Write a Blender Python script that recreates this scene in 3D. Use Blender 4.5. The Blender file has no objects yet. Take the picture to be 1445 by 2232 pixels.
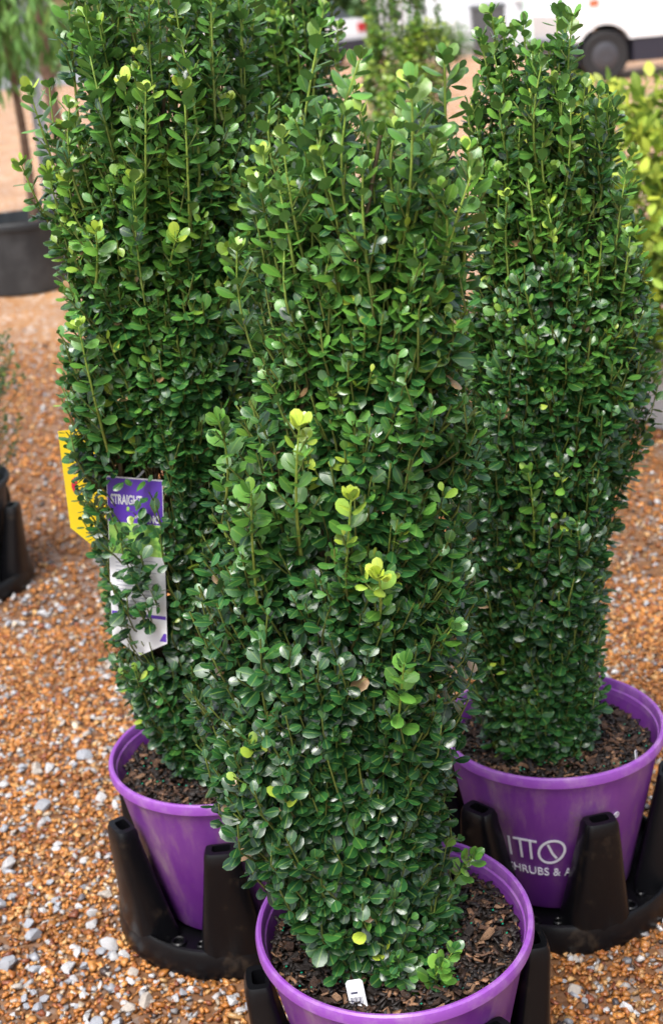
import bpy, math, random
import numpy as np
from mathutils import Matrix, Vector
SC = bpy.context.scene
C = SC.collection
R = math.radians
random.seed(4); rng = np.random.default_rng(11)

# ------------------------------------------------------------------ camera, world, sun, exposure
CAM_H, PITCH, ROLL, FPX, IW, IH = 1.3545, R(20.38), R(5.0), 3000.0, 1445.0, 2232.0
cam = bpy.data.cameras.new('camera'); camo = bpy.data.objects.new('camera', cam); C.objects.link(camo)
camo.location = (0, 0, CAM_H); camo.rotation_euler = (Matrix.Rotation(math.pi/2-PITCH, 3, 'X') @ Matrix.Rotation(-ROLL, 3, 'Z')).to_euler()
cam.sensor_fit = 'VERTICAL'; cam.sensor_height = 24.0; cam.lens = 24.0*FPX/IH
cam.clip_start = 0.05; cam.clip_end = 2000
cam.dof.use_dof = True; cam.dof.focus_distance = 1.55; cam.dof.aperture_fstop = 4.2
SC.camera = camo
w = bpy.data.worlds.new('World'); SC.world = w; w.use_nodes = True
wn, wl = w.node_tree.nodes, w.node_tree.links
bg = wn['Background']; sky = wn.new('ShaderNodeTexSky'); sky.sky_type = 'NISHITA'; sky.sun_disc = False
SUN_EL, SUN_AZ = R(62), R(205)
sky.sun_elevation = SUN_EL; sky.sun_rotation = SUN_AZ; sky.air_density = 1.0; sky.dust_density = 4.0
bw = wn.new('ShaderNodeRGBToBW'); mx = wn.new('ShaderNodeMixRGB'); mx.inputs[0].default_value = 0.60
wl.new(sky.outputs[0], bw.inputs[0]); wl.new(sky.outputs[0], mx.inputs[1]); wl.new(bw.outputs[0], mx.inputs[2])
wl.new(mx.outputs[0], bg.inputs[0]); bg.inputs[1].default_value = 0.15
sun = bpy.data.lights.new('sun', 'SUN'); sun.energy = 1.5; sun.angle = R(25); sun.color = (1, .985, .96)
suno = bpy.data.objects.new('sun', sun); C.objects.link(suno)
sd = Vector((math.sin(SUN_AZ)*math.cos(SUN_EL), math.cos(SUN_AZ)*math.cos(SUN_EL), math.sin(SUN_EL)))
suno.rotation_euler = sd.to_track_quat('Z', 'Y').to_euler()
vs = SC.view_settings; vs.view_transform = 'Standard'; vs.look = 'None'; vs.gamma = 1; vs.use_curve_mapping = False
vs.exposure = 1.08
SC.cycles.use_denoising = True
SC.cycles.max_bounces = 8; SC.cycles.transparent_max_bounces = 8

# ------------------------------------------------------------------ survey helpers: photograph measurements to metres
cp, sp = math.cos(PITCH), math.sin(PITCH); cr_, sr_ = math.cos(ROLL), math.sin(ROLL)
def at(px, py, Y):
    """world point at ground distance Y for a measured direction"""
    a = (px-IW/2)/FPX; b = (IH/2-py)/FPX; a, b = a*cr_+b*sr_, b*cr_-a*sr_
    d = (a, cp+b*sp, -sp+b*cp); k = Y/d[1]
    return np.array((d[0]*k, Y, CAM_H+d[2]*k))
def onground(px, py):
    a = (px-IW/2)/FPX; b = (IH/2-py)/FPX; a, b = a*cr_+b*sr_, b*cr_-a*sr_
    k = CAM_H/(sp-b*cp); return np.array((a*k, (cp+b*sp)*k, 0.0))
def project(P):
    P = np.asarray(P); y = P[..., 1]; z = P[..., 2]-CAM_H
    dep = y*cp - z*sp; up = y*sp + z*cp
    X, U = P[..., 0]/dep, up/dep
    return IW/2+FPX*(X*cr_-U*sr_), IH/2-FPX*(X*sr_+U*cr_), dep

# ------------------------------------------------------------------ materials
def mat(name, col=(.5,.5,.5), rough=.5, spec=.5, metal=0.0, noise=None, bump=None):
    """noise=(scale, colour2, lo, hi) mottles the colour; bump=(scale, strength, distance)"""
    m = bpy.data.materials.new(name); m.use_nodes = True
    n, l = m.node_tree.nodes, m.node_tree.links; b = n['Principled BSDF']
    b.inputs['Base Color'].default_value = (*col, 1); b.inputs['Roughness'].default_value = rough
    b.inputs['Specular IOR Level'].default_value = spec; b.inputs['Metallic'].default_value = metal
    tc = n.new('ShaderNodeTexCoord')
    if noise:
        t = n.new('ShaderNodeTexNoise'); t.inputs['Scale'].default_value = noise[0]; t.inputs['Detail'].default_value = 6
        t.inputs['Roughness'].default_value = .65; l.new(tc.outputs['Object'], t.inputs['Vector'])
        r = n.new('ShaderNodeValToRGB'); r.color_ramp.elements[0].position = noise[2]; r.color_ramp.elements[1].position = noise[3]
        r.color_ramp.elements[0].color = (*col, 1); r.color_ramp.elements[1].color = (*noise[1], 1)
        l.new(t.outputs[0], r.inputs[0]); l.new(r.outputs[0], b.inputs['Base Color'])
    if bump:
        t2 = n.new('ShaderNodeTexNoise'); t2.inputs['Scale'].default_value = bump[0]; t2.inputs['Detail'].default_value = 5
        l.new(tc.outputs['Object'], t2.inputs['Vector'])
        bp = n.new('ShaderNodeBump'); bp.inputs['Strength'].default_value = bump[1]; bp.inputs['Distance'].default_value = bump[2]
        l.new(t2.outputs[0], bp.inputs['Height']); l.new(bp.outputs[0], b.inputs['Normal'])
    return m
def ramp(n, stops):
    r = n.new('ShaderNodeValToRGB'); e = r.color_ramp.elements
    while len(e) < len(stops): e.new(.5)
    for x, (p, c) in zip(e, stops): x.position = p; x.color = (*c, 1)
    return r
def math_node(n, l, op, a, b=None, clamp=False):
    m = n.new('ShaderNodeMath'); m.operation = op; m.use_clamp = clamp
    for i, v in enumerate((a, b)):
        if v is None: continue
        if isinstance(v, (int, float)): m.inputs[i].default_value = v
        else: l.new(v, m.inputs[i])
    return m.outputs[0]
def leaf_material(name, stops, rough=.3, back=1.5, rib=(.22,.36,.06), transl=.10, coat=0.0):
    """stops: leaf colour by the leaf's age attribute (halved); a paler rib and margin; paler dull underside"""
    m = bpy.data.materials.new(name); m.use_nodes = True
    n, l = m.node_tree.nodes, m.node_tree.links; b = n['Principled BSDF']; out = n['Material Output']
    ag = n.new('ShaderNodeAttribute'); ag.attribute_name = 'age'
    rn = n.new('ShaderNodeAttribute'); rn.attribute_name = 'rnd'
    uv = n.new('ShaderNodeUVMap'); sx = n.new('ShaderNodeSeparateXYZ'); l.new(uv.outputs[0], sx.inputs[0])
    rp = ramp(n, stops); l.new(math_node(n, l, 'MULTIPLY', ag.outputs['Fac'], .5), rp.inputs[0])
    du = math_node(n, l, 'ABSOLUTE', math_node(n, l, 'SUBTRACT', sx.outputs[0], .5))
    ribm = math_node(n, l, 'MULTIPLY', math_node(n, l, 'SUBTRACT', .075, du), 14.0, True)
    edge = math_node(n, l, 'MULTIPLY', math_node(n, l, 'SUBTRACT', du, .40), 4.0, True)
    br = math_node(n, l, 'MULTIPLY_ADD', rn.outputs['Fac'], .75); n[br.node.name].inputs[2].default_value = .62
    v = n.new('ShaderNodeMixRGB'); v.blend_type = 'MULTIPLY'; v.inputs[0].default_value = 1
    cc = n.new('ShaderNodeCombineXYZ'); [l.new(br, cc.inputs[i]) for i in range(3)]
    l.new(rp.outputs[0], v.inputs[1]); l.new(cc.outputs[0], v.inputs[2])
    x1 = n.new('ShaderNodeMixRGB'); x1.inputs[2].default_value = (*rib, 1)
    l.new(math_node(n, l, 'MULTIPLY', ribm, .42), x1.inputs[0]); l.new(v.outputs[0], x1.inputs[1])
    x2 = n.new('ShaderNodeMixRGB'); x2.inputs[2].default_value = (*rib, 1)
    l.new(math_node(n, l, 'MULTIPLY', edge, .30), x2.inputs[0]); l.new(x1.outputs[0], x2.inputs[1])
    geo = n.new('ShaderNodeNewGeometry')
    x3 = n.new('ShaderNodeMixRGB'); x3.blend_type = 'MIX'; x3.inputs[2].default_value = (.075*back, .17*back, .05*back, 1)
    l.new(math_node(n, l, 'MULTIPLY', geo.outputs['Backfacing'], .55), x3.inputs[0]); l.new(x2.outputs[0], x3.inputs[1])
    l.new(x3.outputs[0], b.inputs['Base Color'])
    ro = math_node(n, l, 'MULTIPLY_ADD', geo.outputs['Backfacing'], .3); n[ro.node.name].inputs[2].default_value = rough
    r2 = math_node(n, l, 'MULTIPLY_ADD', rn.outputs['Fac'], .16); l.new(ro, n[r2.node.name].inputs[2])
    l.new(r2, b.inputs['Roughness']); b.inputs['Specular IOR Level'].default_value = .5; b.inputs['Coat Weight'].default_value = coat; b.inputs['Coat Roughness'].default_value = .2
    tc = n.new('ShaderNodeTexCoord'); tn = n.new('ShaderNodeTexNoise'); tn.inputs['Scale'].default_value = 420; tn.inputs['Detail'].default_value = 2
    l.new(tc.outputs['Object'], tn.inputs[0]); bp = n.new('ShaderNodeBump'); bp.inputs['Strength'].default_value = .22; bp.inputs['Distance'].default_value = .001
    l.new(tn.outputs[0], bp.inputs['Height']); l.new(bp.outputs[0], b.inputs['Normal'])
    tr = n.new('ShaderNodeBsdfTranslucent'); l.new(x3.outputs[0], tr.inputs[0])
    ms = n.new('ShaderNodeMixShader'); ms.inputs[0].default_value = transl
    l.new(b.outputs[0], ms.inputs[1]); l.new(tr.outputs[0], ms.inputs[2]); l.new(ms.outputs[0], out.inputs[0])
    return m
M = {}
M['leaf'] = leaf_material('holly_leaf', rough=.27, coat=.38, stops= [(0, (.0065,.036,.013)), (.15, (.023,.100,.021)), (.30, (.100,.255,.033)), (.5, (.42,.52,.055)), (.74, (.26,.14,.065)), (1, (.46,.30,.16))])
M['golden_leaf'] = leaf_material('golden_leaf', [(0, (.10,.20,.025)), (.2, (.22,.34,.03)), (.5, (.48,.52,.05)), (.8, (.60,.45,.10)), (1, (.6,.4,.1))], rough=.42, transl=.25, rib=(.5,.55,.12))
M['willow_leaf'] = leaf_material('willow_leaf', [(0, (.10,.24,.05)), (.3, (.18,.36,.08)), (.5, (.30,.48,.12)), (.8, (.4,.4,.1)), (1, (.4,.3,.1))], rough=.5, transl=.3, rib=(.3,.45,.15))
M['far_leaf'] = leaf_material('far_leaf', [(0, (.035,.09,.025)), (.3, (.08,.18,.04)), (.5, (.2,.32,.07)), (.8, (.3,.3,.1)), (1, (.3,.2,.1))], rough=.5, transl=.15)
def attr_material(name, attr, rough, bump=None, spec=.5, patch=None):
    m = mat(name, rough=rough, spec=spec, bump=bump); n, l = m.node_tree.nodes, m.node_tree.links
    a = n.new('ShaderNodeAttribute'); a.attribute_name = attr
    tn = n.new('ShaderNodeTexNoise'); tn.inputs['Scale'].default_value = 160; tn.inputs['Detail'].default_value = 4
    tc = n.new('ShaderNodeTexCoord'); l.new(tc.outputs['Object'], tn.inputs[0])
    r = ramp(n, [(.25, (.62,.62,.62)), (.75, (1.25,1.25,1.25))]); l.new(tn.outputs[0], r.inputs[0])
    x = n.new('ShaderNodeMixRGB'); x.blend_type = 'MULTIPLY'; x.inputs[0].default_value = 1
    l.new(a.outputs['Color'], x.inputs[1]); l.new(r.outputs[0], x.inputs[2])
    if patch:
        t3 = n.new('ShaderNodeTexNoise'); t3.inputs['Scale'].default_value = patch; t3.inputs['Detail'].default_value = 3; l.new(tc.outputs['Object'], t3.inputs[0])
        r3 = ramp(n, [(.36, (.72,.68,.66)), (.55, (1.04,1.04,1.04))]); l.new(t3.outputs[0], r3.inputs[0])
        x2 = n.new('ShaderNodeMixRGB'); x2.blend_type = 'MULTIPLY'; x2.inputs[0].default_value = 1; l.new(x.outputs[0], x2.inputs[1]); l.new(r3.outputs[0], x2.inputs[2]); x = x2
    l.new(x.outputs[0], n['Principled BSDF'].inputs['Base Color'])
    return m
M['twig'] = attr_material('twig_bark', 'col', .55, (300, .3, .001))
M['gravel'] = attr_material('gravel_stone', 'col', .36, (500, .4, .001), patch=4.5)
M['chips'] = attr_material('bark_chips', 'col', .6, (300, .5, .002))
def purple_plastic():
    m = mat('purple_plastic', rough=.36); n, l = m.node_tree.nodes, m.node_tree.links; b = n['Principled BSDF']
    tc = n.new('ShaderNodeTexCoord'); mp = n.new('ShaderNodeMapping'); mp.inputs['Scale'].default_value = (1, 1, .30); l.new(tc.outputs['Object'], mp.inputs[0])
    t = n.new('ShaderNodeTexNoise'); t.inputs['Scale'].default_value = 16; t.inputs['Detail'].default_value = 8; t.inputs['Roughness'].default_value = .7; l.new(mp.outputs[0], t.inputs[0])
    r = ramp(n, [(.36, (.150,.026,.255)), (.50, (.180,.042,.275)), (.60, (.235,.095,.27)), (.76, (.36,.26,.30))]); l.new(t.outputs[0], r.inputs[0])
    # dried soil splashes and scuffs
    t2 = n.new('ShaderNodeTexNoise'); t2.inputs['Scale'].default_value = 55; t2.inputs['Detail'].default_value = 7; t2.inputs['Roughness'].default_value = .75; l.new(tc.outputs['Object'], t2.inputs[0])
    r3 = ramp(n, [(.60, (0,0,0)), (.70, (.55,.55,.55))]); l.new(t2.outputs[0], r3.inputs[0])
    x = n.new('ShaderNodeMixRGB'); x.inputs[2].default_value = (.20,.15,.13,1); l.new(r3.outputs[0], x.inputs[0]); l.new(r.outputs[0], x.inputs[1])
    l.new(x.outputs[0], b.inputs['Base Color'])
    r2 = ramp(n, [(.4, (.28,.28,.28)), (.7, (.62,.62,.62))]); l.new(t.outputs[0], r2.inputs[0]); l.new(r2.outputs[0], b.inputs['Roughness'])
    return m
M['purple'] = purple_plastic()
M['purple_rim_lit'] = mat('purple_rim_lit', (.24,.062,.37), .34, noise=(40, (.33,.16,.40), .45, .72))  # wall plastic made paler: the light on the rim is in its colour
M['black'] = mat('black_plastic', (.0035,.0035,.0045), .30, .32, noise=(18, (.045,.032,.022), .60, .80), bump=(120, .10, .002))
M['blackpot'] = mat('black_pot', (.02,.024,.028), .5, .4, noise=(6, (.06,.065,.07), .45, .8))
M['soil'] = mat('potting_soil', (.012,.009,.007), .8, .3, noise=(90, (.05,.03,.018), .4, .75), bump=(120, .9, .01))
M['white'] = mat('white_card', (.66,.66,.68), .4)
M['ink'] = mat('white_ink', (.72,.70,.78), .5)
M['print'] = mat('dark_print', (.05,.05,.09), .5)
M['tag_purple'] = mat('purple_print', (.10,.035,.38), .35)
M['tag_green'] = mat('lime_print', (.35,.6,.12), .35, noise=(60, (.08,.28,.05), .45, .6))
M['yellow'] = mat('yellow_print', (.85,.62,.02), .35, noise=(30, (.8,.55,.03), .4, .7))
M['red'] = mat('red_print', (.6,.02,.06), .4)
M['bark'] = mat('tree_bark', (.10,.06,.04), .8, .2, noise=(25, (.22,.15,.11), .4, .7), bump=(40, .6, .01))
M['galv'] = mat('galvanised_steel', (.50,.53,.57), .5, .5, .3, noise=(30, (.40,.43,.47), .4, .7))
M['beadgreen'] = mat('green_bead', (.01,.25,.14), .3)

# ------------------------------------------------------------------ mesh builders
class MB:
    def __init__(s): s.v = []; s.f = []
    def add(s, v, f):
        o = len(s.v); s.v += [tuple(map(float, p)) for p in v]; s.f += [tuple(i+o for i in q) for q in f]; return s
    def box(s, a, b):
        x0, y0, z0 = a; x1, y1, z1 = b
        return s.add([(x0,y0,z0),(x1,y0,z0),(x1,y1,z0),(x0,y1,z0),(x0,y0,z1),(x1,y0,z1),(x1,y1,z1),(x0,y1,z1)],
                     [(0,3,2,1),(4,5,6,7),(0,1,5,4),(1,2,6,5),(2,3,7,6),(3,0,4,7)])
    def lathe(s, prof, n=48, cx=0, cy=0, cap0=False, cap1=False, sq=1.0):
        v = []
        for r, z in prof:
            for i in range(n):
                a = 2*math.pi*i/n; v.append((cx+r*math.cos(a), cy+r*math.sin(a)*sq, z))
        f = [(j*n+i, j*n+(i+1) % n, (j+1)*n+(i+1) % n, (j+1)*n+i) for j in range(len(prof)-1) for i in range(n)]
        if cap0: f.append(tuple(range(n))[::-1])
        if cap1: f.append(tuple((len(prof)-1)*n+i for i in range(n)))
        return s.add(v, f)
    def loft(s, rings, cap=True):
        n = len(rings[0]); v = [p for r in rings for p in r]
        f = [(j*n+i, j*n+(i+1) % n, (j+1)*n+(i+1) % n, (j+1)*n+i) for j in range(len(rings)-1) for i in range(n)]
        if cap: f += [tuple(range(n))[::-1], tuple((len(rings)-1)*n+i for i in range(n))]
        return s.add(v, f)
    def prism(s, poly, y0, y1):          # polygon in xz, extruded along y
        n = len(poly)
        return s.add([(x, y0, z) for x, z in poly]+[(x, y1, z) for x, z in poly],
                     [tuple(range(n)), tuple(range(2*n-1, n-1, -1))]+[(i, i+n, (i+1) % n+n, (i+1) % n) for i in range(n)])
    def tube(s, pts, rad, n=8):
        pts = [Vector(p) for p in pts]; rings = []
        for i, p in enumerate(pts):
            t = (pts[min(i+1, len(pts)-1)]-pts[max(i-1, 0)]).normalized()
            u = t.orthogonal().normalized() if i == 0 else (u-t*u.dot(t)).normalized()
            q = t.cross(u); r = rad[i] if isinstance(rad, (list, tuple)) else rad
            rings.append([p+u*math.cos(2*math.pi*k/n)*r+q*math.sin(2*math.pi*k/n)*r for k in range(n)])
        return s.loft(rings)
    def mesh(s, name, smooth=True):
        m = bpy.data.meshes.new(name); m.from_pydata(s.v, [], s.f); m.update()
        import bmesh
        bm = bmesh.new(); bm.from_mesh(m); bmesh.ops.recalc_face_normals(bm, faces=bm.faces); bm.to_mesh(m); bm.free()
        if smooth: m.polygons.foreach_set('use_smooth', [True]*len(m.polygons)); m.set_sharp_from_angle(angle=R(38))
        return m
def link(name, me, material=None, parent=None, loc=None):
    o = bpy.data.objects.new(name, me); C.objects.link(o)
    if material is not None and me is not None and not me.materials: me.materials.append(material)
    if parent is not None: o.parent = parent
    if loc is not None: o.location = loc
    return o
def part(name, mb, material, parent=None, smooth=True, loc=None): return link(name, mb.mesh(name, smooth), material, parent, loc)
def tag(o, label, cat, group=None):
    o['label'] = label; o['category'] = cat
    if group: o['group'] = group
    return o
def thing(name, label, cat, loc=(0,0,0), rz=0, group=None):
    o = link(name, None, None, None, loc); o.rotation_euler = (0, 0, rz); return tag(o, label, cat, group)
def struct(o): o['kind'] = 'structure'; return o
def stuff(o): o['kind'] = 'stuff'; return o
def np_mesh(name, V, loops, starts, smooth=True, attrs=(), uv=None):
    me = bpy.data.meshes.new(name)
    me.vertices.add(len(V)); me.vertices.foreach_set('co', V.astype(np.float32).ravel())
    me.loops.add(len(loops)); me.loops.foreach_set('vertex_index', loops.astype(np.int32))
    me.polygons.add(len(starts)); me.polygons.foreach_set('loop_start', starts.astype(np.int32))
    if smooth: me.polygons.foreach_set('use_smooth', np.ones(len(starts), bool))
    me.update(calc_edges=True)
    for nm, ty, arr in attrs:
        a = me.attributes.new(nm, ty, 'POINT'); a.data.foreach_set('color' if ty == 'FLOAT_COLOR' else 'value', arr.astype(np.float32).ravel())
    if uv is not None:
        u = me.uv_layers.new(name='UVMap'); u.data.foreach_set('uv', uv[loops].astype(np.float32).ravel())
    me.validate(); return me

# ---- leaf template: base, four rows of three, tip
def leaf_template(rows, droop=.10, cup=.34, hw=.33):
    v = [(0, 0, 0)]; uv = [(.5, 0)]
    for t, k in rows:
        zz = -droop*t*t+.05*t
        for s in (-1, 0, 1): v.append((s*hw*k, t, zz-(cup*hw*k*.55 if s else 0))); uv.append((.5+s*.5, t))
    v.append((0, 1, -droop+.03)); uv.append((.5, 1)); n = len(rows); f = [(0, 2, 1), (0, 3, 2)]
    for j in range(n-1):
        a = 1+3*j; f += [(a, a+1, a+4, a+3), (a+1, a+2, a+5, a+4)]
    a = 1+3*(n-1); e = 1+3*n; f += [(a, a+1, e), (a+1, a+2, e)]
    return np.array(v, float), f, np.array(uv, float)
OBOVATE = leaf_template([(.13, .34), (.36, .84), (.63, 1.0), (.87, .72)], droop=.14, cup=.42, hw=.315)
LANCE = leaf_template([(.2, .6), (.5, 1.0), (.8, .55)], droop=.2, cup=.1, hw=.11)
ELLIPT = leaf_template([(.18, .55), (.45, 1.0), (.75, .72)], droop=.18, cup=.12, hw=.27)
def unit(a): return a/np.maximum(np.linalg.norm(a, axis=-1, keepdims=True), 1e-9)
def leaves_mesh(name, tpl, P, D, N, L, W, age, rnd, Cv=None):
    T, F, U = tpl; S = np.cross(D, N); n = len(P); k = len(T)
    cv = np.ones(n) if Cv is None else Cv
    V = P[:, None, :]+L[:, None, None]*(T[None, :, 0:1]*W[:, None, None]*S[:, None, :]+T[None, :, 1:2]*D[:, None, :]+T[None, :, 2:3]*cv[:, None, None]*N[:, None, :])
    lp = np.concatenate([np.array(f) for f in F]); ls = np.array([len(f) for f in F]); st = np.concatenate([[0], np.cumsum(ls)[:-1]])
    loops = (np.arange(n)[:, None]*k+lp[None, :]).ravel(); starts = (np.arange(n)[:, None]*ls.sum()+st[None, :]).ravel()
    return np_mesh(name, V.reshape(-1, 3), loops, starts, True, [('age', 'FLOAT', np.repeat(age, k)), ('rnd', 'FLOAT', np.repeat(rnd, k))], np.tile(U, (n, 1)))
def tubes_mesh(name, P, rad, col, sides=4):
    """P (n,k,3) polylines, rad (n,k), col (n,k,3)"""
    n, k, _ = P.shape; t = unit(np.gradient(P, axis=1))
    ref = np.where(np.abs(t[..., 2:3]) > .9, np.array([1., 0, 0]), np.array([0, 0, 1.]))
    u = unit(np.cross(t, ref)); q = np.cross(t, u); a = np.arange(sides)*2*math.pi/sides
    V = P[:, :, None, :]+rad[:, :, None, None]*(np.cos(a)[None, None, :, None]*u[:, :, None, :]+np.sin(a)[None, None, :, None]*q[:, :, None, :])
    i = np.arange(sides); j = np.arange(k-1)
    f = np.stack([j[:, None]*sides+i, j[:, None]*sides+(i+1) % sides, (j[:, None]+1)*sides+(i+1) % sides, (j[:, None]+1)*sides+i], -1).reshape(-1)
    loops = (np.arange(n)[:, None]*k*sides+f[None, :]).ravel(); starts = np.arange(len(loops)//4)*4
    cc = np.repeat(np.concatenate([col, np.ones((n, k, 1))], -1).reshape(-1, 4), sides, axis=0)
    return np_mesh(name, V.reshape(-1, 3), loops, starts, True, [('col', 'FLOAT_COLOR', cc)])

# ------------------------------------------------------------------ ground, road, verge
def ground_material():
    m = mat('gravel_ground', rough=.6); n, l = m.node_tree.nodes, m.node_tree.links; b = n['Principled BSDF']
    tc = n.new('ShaderNodeTexCoord'); v = n.new('ShaderNodeTexVoronoi'); v.inputs['Scale'].default_value = 70; l.new(tc.outputs['Object'], v.inputs['Vector'])
    sx = n.new('ShaderNodeSeparateColor'); l.new(v.outputs['Color'], sx.inputs[0])
    r = ramp(n, [(0, (.26,.11,.035)), (.35, (.42,.20,.07)), (.6, (.52,.30,.14)), (.8, (.36,.18,.09)), (.9, (.6,.56,.5)), (1, (.7,.68,.65))]); l.new(sx.outputs[0], r.inputs[0])
    t = n.new('ShaderNodeTexNoise'); t.inputs['Scale'].default_value = 1.3; t.inputs['Detail'].default_value = 5; l.new(tc.outputs['Object'], t.inputs[0])
    r2 = ramp(n, [(.35, (.8,.76,.74)), (.65, (1.15,1.15,1.15))]); l.new(t.outputs[0], r2.inputs[0])
    x = n.new('ShaderNodeMixRGB'); x.blend_type = 'MULTIPLY'; x.inputs[0].default_value = 1; l.new(r.outputs[0], x.inputs[1]); l.new(r2.outputs[0], x.inputs[2])
    sp_ = n.new('ShaderNodeSeparateXYZ'); l.new(tc.outputs['Object'], sp_.inputs[0])
    near = math_node(n, l, 'SUBTRACT', 1.0, math_node(n, l, 'DIVIDE', math_node(n, l, 'SUBTRACT', sp_.outputs[1], 4.5), 3.0, True), True)
    dirt = n.new('ShaderNodeMixRGB'); dirt.inputs[2].default_value = (.105,.046,.020,1); l.new(math_node(n, l, 'MULTIPLY', near, .8), dirt.inputs[0]); l.new(x.outputs[0], dirt.inputs[1])
    l.new(dirt.outputs[0], b.inputs['Base Color'])
    bp = n.new('ShaderNodeBump'); bp.inputs['Strength'].default_value = .7; bp.inputs['Distance'].default_value = .006; bp.invert = True
    l.new(v.outputs['Distance'], bp.inputs['Height']); l.new(bp.outputs[0], b.inputs['Normal'])
    return m
g = MB().add([(-400,-20,0),(400,-20,0),(400,900,0),(-400,900,0)], [(0,1,2,3)])
ground = struct(part('ground', g, ground_material(), smooth=False))
road = struct(part('road', MB().add([(-80,33,.02),(-1.7,33,.02),(-1.7,41,.02),(-80,41,.02)], [(0,1,2,3)]), mat('asphalt', (.22,.22,.23), .8, noise=(3, (.28,.28,.29), .4, .7)), smooth=False))
verge = struct(part('verge', MB().add([(-120,41.1,.03),(-1.7,41.1,.03),(-1.7,140,.03),(-120,140,.03)], [(0,1,2,3)]), mat('lawn', (.07,.14,.03), .9, noise=(6, (.13,.21,.06), .4, .7)), smooth=False))

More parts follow.
